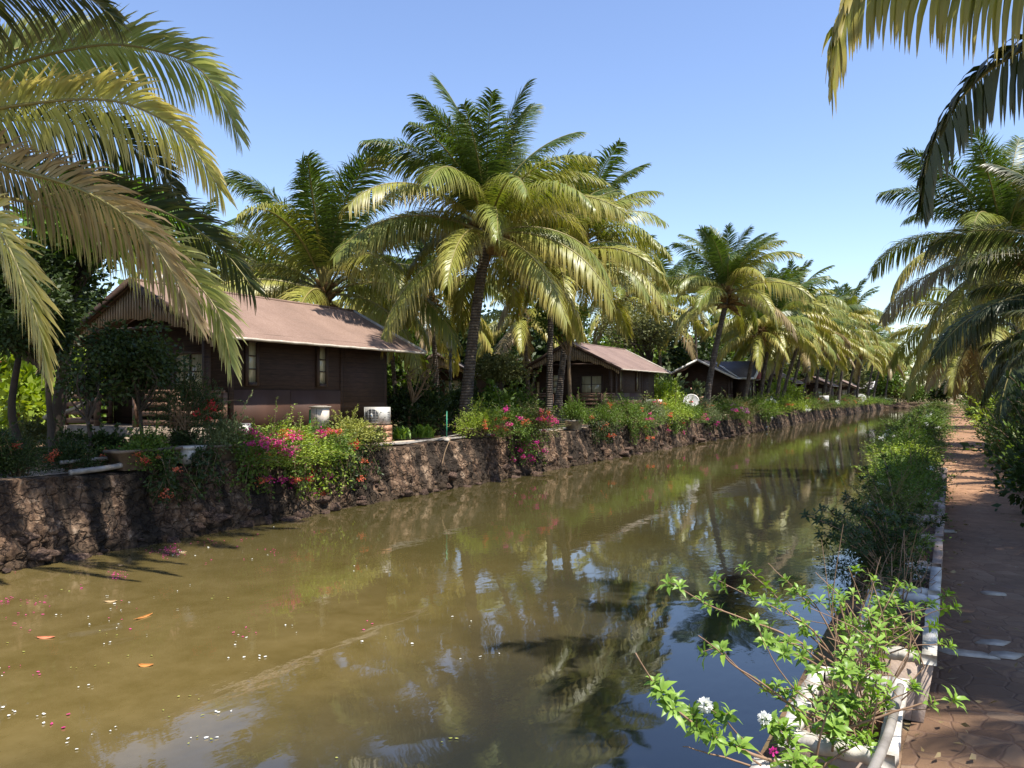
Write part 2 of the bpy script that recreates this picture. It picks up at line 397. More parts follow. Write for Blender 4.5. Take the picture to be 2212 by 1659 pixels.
def bush_mesh(kind, var=0):
    """unit bush: radius about 1, stands on z=0, height about 1.2"""
    key = (kind, var)
    if key in BUSH: return BUSH[key]
    rng = np.random.default_rng(hash((len(kind), ord(kind[0]), ord(kind[-1]), var)) % 99991)
    lf, tw = MB(), MB()
    spec = {'fine': (5200, .085, .035, 34), 'mid': (3600, .12, .06, 30), 'coarse': (1500, .20, .11, 20), 'strap': (0, 0, 0, 0), 'tiny': (1500, .15, .075, 16), 'sprawl': (5200, .085, .036, 40)}[kind]
    N, l, wd, nc = spec
    if kind == 'strap':
        for i in range(90):
            a = rng.uniform(0, 2 * pi); h = rng.uniform(.5, 1.25); o = rng.uniform(.2, .8)
            b0 = np.array([rng.normal(0, .25), rng.normal(0, .25), 0])
            p = [b0 + np.array([cos(a) * o * f ** 1.5, sin(a) * o * f ** 1.5, h * (f - .35 * f ** 3)]) for f in (0, .3, .6, .85, 1)]
            s = np.array([-sin(a), cos(a), 0]) * .055
            V = []
            for k, q in enumerate(p): V += [q - s * (.6, 1, .9, .6, .05)[k], q + s * (.6, 1, .9, .6, .05)[k]]
            lf.add(V, [(2 * k, 2 * k + 1, 2 * k + 3, 2 * k + 2) for k in range(4)])
    else:
        cs = []
        for i in range(nc):
            a = rng.uniform(0, 2 * pi); e = rng.uniform(-.05, 1) * pi / 2; r = rng.uniform(.55, 1.0)
            hs = 1.0 if kind != 'sprawl' else 1.25
            q = np.array([cos(a) * cos(e) * r * hs, sin(a) * cos(e) * r * hs, .18 + .92 * sin(e) * r + (.25 * rng.random() if rng.random() < .3 else 0)])
            cs.append(q)
            st = np.array([rng.normal(0, .12), rng.normal(0, .12), 0])
            mid = st * .5 + q * .5 + np.array([0, 0, .12])
            tw.tube(smooth_curve([st, mid, q], 6), np.linspace(.022, .006, 6), 4, False)
        cs = np.array(cs); per = N // nc
        for q in cs:
            sg = rng.uniform(.13, .24); c = q + rng.normal(0, 1, (per, 3)) * np.array([sg, sg, sg * .75])
            c[:, 2] = np.maximum(c[:, 2], .02)
            d = (c - q) * 2.0 + rng.normal(0, .6, (per, 3)) * sg + np.array([0, 0, .1])
            leaf_quads(lf, c, d, l * rng.uniform(.6, 1.2, per), wd * rng.uniform(.7, 1.2, per), rng)
        for i in range(int(nc * .7)):       # shoots that stick out
            q = cs[rng.integers(nc)]; d = q - np.array([0, 0, .1]); d /= np.linalg.norm(d); d += rng.normal(0, .35, 3); d[2] += .25
            tip = q + d * rng.uniform(.3, .75) + np.array([0, 0, -.12 if kind == 'sprawl' else 0])
            pts = smooth_curve([q, q * .4 + tip * .6 + np.array([0, 0, .1]), tip], 8)
            tw.tube(pts, np.linspace(.010, .004, 8), 4, False)
            k = 26; f = rng.random(k) ** .7; c = np.stack([np.interp(f * 7, range(8), pts[:, j]) for j in range(3)], 1) + rng.normal(0, .02, (k, 3))
            leaf_quads(lf, c, rng.normal(0, .7, (k, 3)) + d, l * rng.uniform(.6, 1.1, k), wd * rng.uniform(.7, 1.1, k), rng)
    BUSH[key] = (lf, tw, None); return BUSH[key]
_BM = {}
def bush_parts(kind, var, mat):
    k = (kind, var, mat)
    if k not in _BM:
        lf, tw, _ = bush_mesh(kind, var)
        _BM[k] = (lf.mesh('foliage', LEAF[mat]), tw.mesh('stems', M_twig) if tw.n else None)
    return _BM[k]
_FM = {}
def flower_mesh(col, var=0):
    if (col, var) in _FM: return _FM[(col, var)]
    rng = np.random.default_rng(50 + var); mb = MB(); n = 46
    c = rng.normal(0, .5, (n, 3)) * np.array([1, 1, .8]); leaf_quads(mb, c, rng.normal(0, 1, (n, 3)), rng.uniform(.3, .5, n), rng.uniform(.28, .42, n), rng)
    _FM[(col, var)] = mb.mesh('flower_cluster', FLOW[col]); return _FM[(col, var)]
def bush(label, loc, sc, kind='fine', var=0, mat='green', flowers=(), nf=0, seed=0, group=None, fr=.09, fz=(0.1, 1.0), face=None, name='garden_bush', cat='bush', rz=None, stems=True):
    rng = random.Random(seed + int(abs(loc[0]) * 37) + int(loc[1] * 11))
    sc = np.array([sc] * 3 if np.isscalar(sc) else sc, float)
    root = thing(name, label, cat, loc, 0, group)
    r = rng.uniform(0, 6.28) if rz is None else rz
    lf, tw = bush_parts(kind, var, mat)
    # an ellipsoid scale that keeps world axes: rotate the mesh, scale on the parent chain
    o = link('foliage', lf, root, (0, 0, 0), r, tuple(sc))
    if tw and stems: link('stems', tw, root, (0, 0, 0), r, tuple(sc))
    foc = [((rng.uniform(0, 6.28) if face is None else face + rng.gauss(0, .8)), rng.uniform(fz[0], fz[1]), i) for i in range(max(1, nf // 4))]
    for i in range(nf):
        a, e, ci = rng.choice(foc); a += rng.gauss(0, .22); e = min(fz[1], max(fz[0], e + rng.gauss(0, .12))); q = rng.uniform(.92, 1.12)
        h = cos(min(1.4, max(-.4, e * 1.35)))
        p = (cos(a) * h * q * sc[0], sin(a) * h * q * sc[1], (.18 + .95 * sin(e * 1.35)) * q * sc[2])
        link('flower_cluster', flower_mesh(flowers[(ci if rng.random() < .75 else i) % len(flowers)], i % 3), root, p, rng.uniform(0, 6), fr * rng.uniform(.7, 1.35))
    return root
def tree(label, base, crown_c, rad, seed, mat='green', nleaf=9000, leaf=.2, nl=14, trunk=.14, name='broadleaf_tree', cat='tree', group=None, bare=0.0, bark=None, asp=.55):
    rng = np.random.default_rng(seed); base = np.array(base, float); cc = np.array(crown_c, float) - base; rad = np.array(rad, float)
    root = thing(name, label, cat, base, 0, group)
    t, lf = MB(), MB(); ends = []
    fork = cc * np.array([.35, .35, .55]); fork[2] = max(.3, (cc[2] - rad[2]) * .75)
    t.tube(smooth_curve([np.zeros(3), fork * .5 + rng.normal(0, .08, 3), fork], 8), np.linspace(trunk, trunk * .7, 8), 8)
    for i in range(nl):
        v = rng.normal(size=3); v /= np.linalg.norm(v); e = cc + v * rad * rng.uniform(.35, .8); e[2] = max(e[2], fork[2] * .8)
        mid = fork * .45 + e * .55 + rng.normal(0, .15, 3) + np.array([0, 0, .1])
        p = smooth_curve([fork, mid, e], 9); t.tube(p, np.linspace(trunk * .5, trunk * .1, 9), 5, False); ends.append((p[5], e))
        for j in range(3):
            v = rng.normal(size=3) * rad * .28; e2 = e + v; p2 = smooth_curve([p[5], (p[5] + e2) / 2 + rng.normal(0, .08, 3), e2], 6)
            t.tube(p2, np.linspace(trunk * .2, trunk * .06, 6), 4, False); ends.append((p2[3], e2))
    link('trunk', t.mesh('trunk', bark or M_twigdark, True), root)
    if nleaf:
        per = nleaf // len(ends); sg = np.mean(rad) * .17
        for a, b in ends:
            if rng.random() < bare: continue
            f = rng.random((per, 1)); c = a + (b - a) * f + rng.normal(0, sg, (per, 3)) * np.array([1, 1, .7])
            d = (c - (a + b) / 2) + rng.normal(0, sg, (per, 3)) + np.array([0, 0, -.05])
            leaf_quads(lf, c, d, leaf * rng.uniform(.6, 1.2, per), leaf * asp * rng.uniform(.8, 1.2, per), rng)
        link('crown', lf.mesh('crown', LEAF[mat]), root)
    return root
# ================================================================== SETTING
def canal(name, mb, mat, smooth=False):
    o = struct(name, mb.mesh(name, mat, smooth)); o.rotation_euler = (0, 0, CANAL_YAW); return o
def soil_mat():
    t = NT('garden_soil'); f = t.noise(.35, 6, .65); g = t.noise(3.5, 6, .7)
    c = t.ramp(g, [(.3, (.085, .05, .03)), (.5, (.20, .125, .075)), (.7, (.33, .22, .14))])
    gr = t.ramp(g, [(.3, (.03, .05, .012)), (.7, (.10, .14, .035))])
    c = t.mix(t.ramp(f, [(.48, (0, 0, 0)), (.58, (1, 1, 1))]), c, gr)
    t.l(c, t.b.inputs[0]); t.b.inputs["Roughness"].default_value = 1; t.b.inputs["Specular IOR Level"].default_value = .1
    t.bump(t.noise(9, 6, .7), .8, .05); return t.m
M_ground = soil_mat()
gm = MB()
sv = np.array([-60, -20, 0, 10, 20, 30, 45, 60, 90, 130, 190.0])
ov = np.array([-13.5, -14.6, -16, -18, -22, -30, -50, -110, -500]); zv = [.17, .2, .26, .3, .32, .32, .32, .3, .3]
gm.grid([[(o, s, z) for o, z in zip(ov, zv)] for s in sv])
ov2 = np.array([-.75, 1.4, 2.5, 5, 12, 40, 500]); gm.grid([[(o, s, 0) for o in ov2] for s in sv], True)
gm.grid([[(o, s, .12) for o in (-500, -110, -13.5, -.75, 40, 500)] for s in (190.0, 200, 260, 500, 1500)], True)
canal('ground', gm, M_ground)

def water_mat():
    t = NT('canal_water'); f = t.noise(.22, 4, .55); g = t.noise(1.6, 5, .7)
    c = t.ramp(f, [(.35, (.100, .072, .022)), (.65, (.145, .105, .036))])
    c = t.mix(.4, c, t.ramp(g, [(.35, (.075, .053, .014)), (.65, (.17, .125, .05))]))
    tc = t.n("TexCoord"); sx = t.n("SeparateXYZ"); t.l(tc.outputs["Object"], sx.inputs[0])       # path side toned dark: canopy shade painted into the water colour
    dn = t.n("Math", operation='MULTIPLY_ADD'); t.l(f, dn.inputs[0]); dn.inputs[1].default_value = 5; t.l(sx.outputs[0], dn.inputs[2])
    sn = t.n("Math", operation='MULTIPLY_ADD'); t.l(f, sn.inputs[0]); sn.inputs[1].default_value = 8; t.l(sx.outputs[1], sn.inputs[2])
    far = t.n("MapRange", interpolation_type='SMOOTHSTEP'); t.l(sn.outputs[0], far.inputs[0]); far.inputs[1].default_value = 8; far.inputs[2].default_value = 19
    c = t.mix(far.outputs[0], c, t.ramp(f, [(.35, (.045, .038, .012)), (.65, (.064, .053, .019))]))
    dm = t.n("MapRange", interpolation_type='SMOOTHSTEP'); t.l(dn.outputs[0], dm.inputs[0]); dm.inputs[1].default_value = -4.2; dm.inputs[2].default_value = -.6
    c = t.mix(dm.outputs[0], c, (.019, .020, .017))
    t.l(c, t.b.inputs[0]); t.b.inputs["Roughness"].default_value = .03; t.b.inputs["IOR"].default_value = 1.58
    t.b.inputs["Specular IOR Level"].default_value = .6
    a = t.noise(2.2, 2, .5, 'Object', (1, .55, 1)); b = t.noise(9, 2, .5, 'Object', (1, .6, 1)); k = t.noise(.5, 2, .5)
    m = t.n("Math", operation='MULTIPLY'); t.l(b, m.inputs[0]); t.l(t.ramp(k, [(.4, (.05,) * 3), (.62, (.5,) * 3)]), m.inputs[1])
    s = t.n("Math", operation='ADD'); t.l(a, s.inputs[0]); t.l(m.outputs[0], s.inputs[1])
    t.bump(s.outputs[0], .055, .05); return t.m
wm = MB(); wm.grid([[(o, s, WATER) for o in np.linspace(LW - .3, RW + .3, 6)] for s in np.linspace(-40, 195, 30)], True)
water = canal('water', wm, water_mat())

def path_mat():
    t = NT('crazy_paving'); tc = t.n("TexCoord"); nz = t.n("TexNoise"); nz.inputs["Scale"].default_value = 2; t.l(tc.outputs["Object"], nz.inputs[0])
    ad = t.n("Mix", data_type='RGBA', blend_type='LINEAR_LIGHT'); ad.inputs[0].default_value = .12
    t.l(tc.outputs["Object"], ad.inputs[6]); t.l(nz.outputs[1], ad.inputs[7])
    v = t.n("TexVoronoi", feature='DISTANCE_TO_EDGE'); v.inputs["Scale"].default_value = 6.6; t.l(ad.outputs[2], v.inputs[0])
    vc = t.n("TexVoronoi"); vc.inputs["Scale"].default_value = 6.6; t.l(ad.outputs[2], vc.inputs[0])
    sx = t.n("SeparateColor"); t.l(vc.outputs["Color"], sx.inputs[0])
    st = t.ramp(sx.outputs[0], [(.0, (.085, .046, .022)), (.4, (.125, .070, .035)), (.8, (.155, .092, .048)), (1, (.21, .145, .09))])
    st = t.mix(t.ramp(t.noise(6, 6, .7), [(.35, (0, 0, 0)), (.7, (.5, .5, .5))]), st, (.13, .068, .034))
    gap = t.ramp(v.outputs[0], [(.015, (1, 1, 1)), (.05, (0, 0, 0))])
    gm_ = t.n('Math', operation='MULTIPLY'); t.l(gap, gm_.inputs[0]); gm_.inputs[1].default_value = .85; c = t.mix(gm_.outputs[0], st, (.11, .06, .035))
    mx = t.n("SeparateXYZ"); t.l(tc.outputs["Object"], mx.inputs[0])
    dn = t.n("Math", operation='MULTIPLY_ADD'); t.l(t.noise(.55, 4, .6), dn.inputs[0]); dn.inputs[1].default_value = 16; t.l(mx.outputs[1], dn.inputs[2])
    dust = t.n("MapRange"); t.l(dn.outputs[0], dust.inputs[0]); dust.inputs[1].default_value = 13; dust.inputs[2].default_value = 21; dust.inputs[3].default_value = .08; dust.inputs[4].default_value = .92
    c = t.mix(dust.outputs[0], c, t.ramp(t.noise(5, 6, .7), [(.3, (.20, .098, .045)), (.7, (.34, .185, .095))]))
    t.l(c, t.b.inputs[0]); t.b.inputs["Roughness"].default_value = .9
    mm = t.n("Math", operation='ADD'); t.l(t.ramp(v.outputs[0], [(.01, (0,) * 3), (.06, (1,) * 3)]), mm.inputs[0]); t.l(t.noise(14, 6, .7), mm.inputs[1])
    t.bump(mm.outputs[0], .5, .02); return t.m
pm = MB(); sg = np.concatenate([np.arange(-6, 40, .5), np.arange(40, 192, 4)])
pm.grid([[(o + (0.07 * vnoise(s * .8, 3 * k) if k in (0, 4) else 0), s, .012 + .012 * vnoise(s * 1.7, o * 3)) for k, o in enumerate(np.linspace(PL - .05, PR + .15, 5))] for s in sg], True)
canal('path', pm, path_mat())
km = MB(); km.grid([[(o, s, .235 + .012 * vnoise(s * 2, o * 4)) for o in np.linspace(-13.62, -14.55, 4)] for s in np.concatenate([np.arange(4, 60, .6), np.arange(60, 188, 5)])])
canal('walkway', km, noisy('dusty_concrete', [(.30, .21, .14), (.46, .36, .27), (.56, .46, .36)], 2.2, .95, .4, .02))

# stone walls ------------------------------------------------------
def wall_mat():
    t = NT('laterite'); f = t.noise(4.5, 8, .72); b = t.noise(.9, 4, .6)
    c = t.ramp(f, [(.30, (.028, .018, .012)), (.44, (.075, .045, .028)), (.56, (.175, .105, .062)), (.70, (.40, .30, .21))])
    c = t.mix(t.ramp(b, [(.42, (0, 0, 0)), (.66, (.75,) * 3)]), c, t.ramp(f, [(.38, (.065, .038, .022)), (.66, (.33, .235, .155))]))
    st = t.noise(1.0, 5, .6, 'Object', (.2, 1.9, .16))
    c = t.mix(t.ramp(st, [(.47, (0, 0, 0)), (.54, (.9,) * 3)]), c, (.022, .017, .012))  # dark upright streaks: drain algae, and shadows of wall plants painted in
    v = t.n("TexVoronoi", feature='DISTANCE_TO_EDGE'); tc = t.n("TexCoord"); nn = t.n("TexNoise"); nn.inputs["Scale"].default_value = 3.5; nn.inputs["Detail"].default_value = 4; t.l(tc.outputs["Object"], nn.inputs[0]); ds = t.n("Mix", data_type="RGBA", blend_type="LINEAR_LIGHT"); ds.inputs[0].default_value = .22; t.l(tc.outputs["Object"], ds.inputs[6]); t.l(nn.outputs[1], ds.inputs[7])
    v.inputs["Scale"].default_value = 4.6; t.l(ds.outputs[2], v.inputs[0])
    c = t.mix(t.ramp(v.outputs[0], [(.0, (.75,) * 3), (.05, (0, 0, 0))]), c, (.03, .02, .015))
    z = t.n("SeparateXYZ"); t.l(tc.outputs["Object"], z.inputs[0])
    wet = t.n("MapRange"); t.l(z.outputs[2], wet.inputs[0]); wet.inputs[1].default_value = WATER + .10; wet.inputs[2].default_value = WATER + .32; wet.inputs[3].default_value = .7; wet.inputs[4].default_value = 0
    c = t.mix(wet.outputs[0], c, (.05, .034, .02))
    t.l(c, t.b.inputs[0]); t.b.inputs["Roughness"].default_value = .95; t.b.inputs["Specular IOR Level"].default_value = .2
    m = t.n("Math", operation='ADD'); t.l(f, m.inputs[0]); t.l(t.ramp(v.outputs[0], [(.0, (0,) * 3), (.12, (.6,) * 3)]), m.inputs[1])
    t.bump(m.outputs[0], 1.0, .07); return t.m
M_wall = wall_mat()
def worley(x, y, seed=0):
    ix, iy = np.floor(x), np.floor(y); f1 = np.full(x.shape, 9.); f2 = np.full(x.shape, 9.); hid = np.zeros(x.shape)
    for a in (-1, 0, 1):
        for b in (-1, 0, 1):
            cx, cy = ix + a, iy + b; z0 = np.zeros_like(x)
            d = np.hypot(cx + .1 + .8 * _h(cx, cy, z0, seed) - x, cy + .1 + .8 * _h(cx, cy, z0, seed + 5) - y); h = _h(cx, cy, z0, seed + 9)
            nw = d < f1; f2 = np.where(nw, f1, np.minimum(f2, d)); hid = np.where(nw, h, hid); f1 = np.where(nw, d, f1)
    return f1, f2, hid
def stone_wall(label, s0, s1, o_top, sign, ztop, batter, cap, step=.055):
    ss = [s0]
    while ss[-1] < s1: ss.append(ss[-1] + step * max(1, (ss[-1] - 8) / 22))
    ss = np.array(ss)
    prof = [(batter + .10, WATER - .25)] + [(batter * (1 - f) ** 1.3, WATER - .05 + (ztop - WATER + .05) * f) for f in np.linspace(0, 1, 27)] + [(-cap * .4, ztop + .015), (-cap, ztop + .0), (-cap, ztop - .3)]
    prof = np.array(prof); n = len(prof)
    S = np.repeat(ss[:, None], n, 1); O = np.repeat(prof[None, :, 0], len(ss), 0); Z = np.repeat(prof[None, :, 1], len(ss), 0)
    amp = np.clip(1.2 - (Z - WATER) / (ztop - WATER), .25, 1)
    d = .10 * fbm(S * 1.1, Z * 1.4, seed=3, oct=2) + 0
    wx = S * 3.1 + .5 * vnoise(S * 2, Z * 2, seed=31); wy = Z * 4.2 + .5 * vnoise(S * 2.3, Z * 2.3, seed=32)
    f1, f2, hid = worley(wx, wy, 11); gap = np.clip((f2 - f1) / .22, 0, 1)
    d = d + amp * (.085 * gap ** .6 - .06 + .10 * (hid - .5)) + .035 * fbm(S * 9, Z * 9, seed=21, oct=3) * (.5 + gap)
    d = np.where(np.arange(n)[None, :] >= n - 2, 0, d)
    O = O + d; Z = Z + np.where((np.arange(n)[None, :] > 22) & (np.arange(n)[None, :] < n - 1), .05 * fbm(S * .9, O, seed=4, oct=3), 0)
    X = np.stack([o_top + sign * O, S, Z], -1); mb = MB(); mb.grid(X, sign < 0)
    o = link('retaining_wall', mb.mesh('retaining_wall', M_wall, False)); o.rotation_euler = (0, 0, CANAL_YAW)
    tag(o, label, 'wall'); return o
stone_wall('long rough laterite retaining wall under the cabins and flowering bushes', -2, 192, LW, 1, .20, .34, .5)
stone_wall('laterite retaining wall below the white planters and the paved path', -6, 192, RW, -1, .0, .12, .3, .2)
fw = MB(); fs = np.linspace(LW - .4, RW + .4, 46); pr = [(0.25, WATER - .3), (.2, -.9), (.12, -.6), (.06, -.3), (.0, 0), (-.05, .16), (-.6, .16)]
fw.grid([[(o, 190 - q[0] * 2 + .3 * vnoise(o * 1.3, q[1] * 3, seed=5), q[1]) for q in pr] for o in fs], True)
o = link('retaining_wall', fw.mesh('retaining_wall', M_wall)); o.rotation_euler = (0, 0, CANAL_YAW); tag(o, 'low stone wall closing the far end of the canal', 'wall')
# rubble stones at the foot of the wall
RK = []
for k in range(6):
    rng = np.random.default_rng(k); mb = MB(); n, m = 18, 12
    th = np.linspace(0, pi, m); ph = np.linspace(0, 2 * pi, n, endpoint=False)
    X = np.array([[(sin(a) * cos(b), sin(a) * sin(b), cos(a)) for b in ph] for a in th])
    r = 1 + .42 * fbm(X[..., 0] * 1.6 + k * 9, X[..., 1] * 1.6, X[..., 2] * 1.6, seed=k, oct=3)
    X = X * r[..., None] * np.array([1, 1.25, .72]); X = np.concatenate([X, X[:, :1]], 1); mb.grid(X, True)
    RK.append(mb.mesh('stone', noisy('foot_stone', [(.02, .014, .010), (.10, .06, .042), (.27, .18, .125)], 5, .95, 1.0, .06)))
rg = random.Random(4)
for i in range(120):
    s = 5.5 + i * .27 + (i / 120) ** 2 * 26 + rg.uniform(-.2, .2); q = rg.choice((.05, .07, .09, .11, .14, .17)) * rg.uniform(.85, 1.1); up = rg.random() ** 2 * .5
    p = Fr(s, LW + .33 - up * .32 + rg.uniform(-.05, .10), WATER + up - q * .25)
    o = link('stone', RK[i % 6], None, p, rg.uniform(0, 6), (q * rg.uniform(.8, 1.2), q * rg.uniform(.8, 1.5), q * rg.uniform(.8, 1.25)))
    tag(o, 'rough brown laterite stone at the foot of the canal wall', 'stone', 'rubble stones at the foot of the canal wall')

# ================================================================== CABINS
def wood(name, c, boards=7.0, axis='Z'):
    if name in MATS: return MATS[name]
    t = NT(name); tc = t.n("TexCoord"); w = t.n("TexWave", wave_type='BANDS', bands_direction=axis, wave_profile='SAW')
    w.inputs["Scale"].default_value = boards * .314; w.inputs["Distortion"].default_value = .15; t.l(tc.outputs["Object"], w.inputs[0])
    f = t.noise(3, 6, .7, 'Object', (1, 1, 8))
    k = t.ramp(f, [(.3, tuple(q * .6 for q in c)), (.7, tuple(q * 1.35 for q in c))])
    k = t.mix(t.ramp(w.outputs[1], [(0, (.85,) * 3), (.12, (0, 0, 0))]), k, tuple(q * .25 for q in c))
    t.l(k, t.b.inputs[0]); t.b.inputs["Roughness"].default_value = .7; t.b.inputs["Specular IOR Level"].default_value = .3
    t.bump(w.outputs[1], .6, .02); MATS[name] = t.m; return t.m
M_wood = wood('dark_cladding', (.046, .024, .014)); M_beam = wood('dark_beam', (.055, .030, .019), 2)
M_slat = noisy('weathered_slat', [(.22, .155, .10), (.42, .32, .22)], 5, .85, .3, .01, (1, 1, .2)); M_ply = noisy('brown_plywood', [(.060, .030, .019), (.090, .046, .030)], 1.5, .6, .1, .01, (1, 1, .2))
M_rail = wood('rail_timber', (.17, .095, .06), 1)
def roof_mat(name, a, b, c):
    t = NT(name); f = t.noise(.8, 6, .65, 'Object', (1, 1, 1)); g = t.noise(26, 4, .7)
    k = t.ramp(f, [(.3, a), (.5, b), (.72, c)]); k = t.mix(.16, k, t.ramp(g, [(.3, (.05,) * 3), (.7, (.6, .5, .45))]))
    tc = t.n("TexCoord"); sx = t.n("SeparateXYZ"); t.l(tc.outputs["Object"], sx.inputs[0])
    w = t.n("TexWave", wave_type='BANDS', bands_direction='Y', wave_profile='SAW'); w.inputs["Scale"].default_value = .314; t.l(tc.outputs["Object"], w.inputs[0])
    k = t.mix(t.ramp(w.outputs[1], [(0, (.35,) * 3), (.03, (0, 0, 0))]), k, tuple(q * .5 for q in a))
    t.l(k, t.b.inputs[0]); t.b.inputs["Roughness"].default_value = .85; t.b.inputs["Specular IOR Level"].default_value = .25
    t.bump(f, .35, .12); return t.m
M_roof = roof_mat('red_brown_felt', (.140, .080, .050), (.175, .102, .067), (.215, .132, .09))
M_roof2 = roof_mat('brown_felt', (.12, .072, .055), (.16, .098, .076), (.20, .13, .10))
M_roofg = roof_mat('grey_felt', (.085, .075, .075), (.115, .10, .10), (.15, .135, .13))
M_white2 = noisy('white_edge', [(.55, .53, .50), (.74, .72, .69)], 5, .6, .1, .01)
M_trim = noisy('cream_trim', [(.30, .25, .19), (.52, .46, .37)], 5, .7, .3, .01)
M_plinth = noisy('plinth_stone', [(.12, .07, .045), (.30, .18, .12), (.42, .28, .19)], 3, .95, .7, .04)
M_frame = plain('window_timber', (.05, .027, .018), .6)
def pane_mat():
    t = NT('curtained_glass'); f = t.noise(2.0, 3, .5, 'Object', (9, 9, .4))
    t.l(t.ramp(f, [(.3, (.34, .29, .17)), (.7, (.52, .46, .30))]), t.b.inputs[0]); t.b.inputs["Roughness"].default_value = .12
    t.b.inputs["Coat Weight"].default_value = .5; return t.m
M_pane = pane_mat()
M_redgable = wood('red_gable_boards', (.20, .03, .025), 5)
M_floor = noisy('porch_slab', [(.15, .11, .08), (.30, .24, .18)], 3, .9, .3, .01)
ZE, ZR, HW, HL, ZF = 3.0, 4.48, 3.0, 8.3, .85
def cabin(label, FR, roof=M_roof, cross=False, trimw=True, full=True, rz=CANAL_YAW, hl=HL, name='cabin', porch=True, dz=0.0):
    o0 = np.array([FR[0], FR[1], dz]) - np.append(Cc * HW, 0)
    R = thing(name, label, 'cabin', o0, rz, 'timber cabins along the canal')
    slope = (ZR - ZE) / HW; th = .07
    def pt(nm, mb, mat, par=None, sm=False): return link(nm, mb.mesh(nm, mat, sm), par or R)
    # roof
    rm = MB(); ys = np.linspace(0, hl, 13)
    for sx in (1, -1):
        xs = np.linspace(0, HW, 7) * sx
        top = [[(x, y, ZR - slope * abs(x) - .03 * sin(pi * abs(x) / HW) + .012 * vnoise(x * 2 + 9, y * 1.3)) for x in xs] for y in ys]
        T = np.array(top); rm.grid(T, sx < 0); B = T.copy(); B[..., 2] -= th; rm.grid(B, sx > 0)
        for e in (0, -1):
            rm.grid(np.stack([T[e], B[e]]), (sx > 0) == (e == 0))
        rm.grid(np.stack([T[:, -1], B[:, -1]]), sx < 0)
    roof_o = pt('roof', rm, roof)
    tm = MB()
    if trimw:
        for sx in (1, -1):
            tm.tube([(sx * (HW + .02), y, ZE - .035 + .004 * sin(y * 7)) for y in np.linspace(0, hl, 60)], .036, 6)
            tm.bar((sx * .02, hl + .03, ZR - .02), (sx * (HW + .02), hl + .03, ZE - .03), .05, .12)
        pt('roof_trim', tm, M_trim, roof_o)
        rb = MB()
        for sx in (1, -1): rb.bar((sx * .01, -.035, ZR - .05), (sx * (HW + .02), -.035, ZE - .06), .05, .17)
        pt('barge_board', rb, M_beam, roof_o)
    rg_ = MB(); rg_.tube([(0, -.04, ZR + .01), (0, hl * .5, ZR + .0), (0, hl + .04, ZR + .01)], .045, 6); pt('ridge_cap', rg_, roof, roof_o)
    # body: a pentagon prism
    x1 = HW - .75; y0, y1 = (1.1 if porch else .75), hl - 1.05
    zt = ZE + slope * .75 - .09
    wm_ = MB(); pen = [(-x1, .35), (x1, .35), (x1, zt), (0, ZR - .13), (-x1, zt)]
    wm_.add([(x, y, z) for y in (y0, y1) for x, z in pen], [(0, 1, 2, 3, 4), (9, 8, 7, 6, 5)] + [(k, k + 5, (k + 1) % 5 + 5, (k + 1) % 5) for k in range(5)])
    wall_o = pt('wall', wm_, M_wood)
    for y in (y0 + .05, 5.18, y1 - .05):
        for sx in (1, -1): cb = MB(); cb.box(sx * x1 - .035, sx * x1 + .035, y - .06, y + .06, .36, zt - .02); pt('corner_board', cb, M_wood, wall_o)
    cb = MB()
    for sx in (1, -1): cb = MB(); cb.box(sx * (x1 + .012) - .028, sx * (x1 + .012) + .028, 5.24, y1 - .11, .36, zt - .05); pt('side_cladding', cb, M_wood, wall_o)
    pl = MB(); pl.box(-x1 + .02, x1 - .02, (-.35 if porch else .8), y1 - .02, .02, .349); pt('plinth', pl, M_plinth)
    # soffit beams
    bm_ = MB()
    for sx in (1, -1): bm_.box(sx * (x1 + .38) - .05, sx * (x1 + .38) + .05, .12, hl - .1, ZE + .05, ZE + .15)
    bm_.box(-.06, .06, .1, y0 - .02, ZR - .30, ZR - .16)
    pt('roof_beam', bm_, M_beam, roof_o)
    def window(x, y, w_, z0, z1, face, rows=3, cols=1):
        # face: 'x' right wall, 'y' front wall
        fo = link('window', None, R, (x, y, 0), 0 if face == 'y' else pi / 2)
        f = MB(); fr = .09
        f.box(-w_ / 2 - fr, -w_ / 2, -.06, .03, z0 - fr, z1 + fr); f.box(w_ / 2, w_ / 2 + fr, -.06, .03, z0 - fr, z1 + fr)
        f.box(-w_ / 2, w_ / 2, -.06, .03, z1, z1 + fr); f.box(-w_ / 2, w_ / 2, -.08, .03, z0 - fr, z0)
        for k in range(1, rows):
            z = z0 + (z1 - z0) * k / rows; f.box(-w_ / 2, w_ / 2, -.045, .0, z - .015, z + .015)
        for k in range(1, cols):
            q = -w_ / 2 + w_ * k / cols; f.box(q - .03, q + .03, -.05, .0, z0, z1)
        link('frame', f.mesh('frame', M_frame), fo)
        g = MB(); g.box(-w_ / 2, w_ / 2, -.02, .01, z0, z1); link('pane', g.mesh('pane', M_pane), fo)
    if full:
        window(x1 + .02, 1.78, .26, 1.94, 2.95, 'x'); window(x1 + .02, 4.33, .26, 1.94, 2.95, 'x')
        lp = MB(); lp.box(x1 + .004, x1 + .03, y0 + .12, 3.12, .55, 1.75); pt('lower_panel', lp, M_ply)
        lp = MB(); lp.box(x1 + .004, x1 + .03, 3.14, 5.11, .55, 1.75); pt('lower_panel', lp, M_ply)
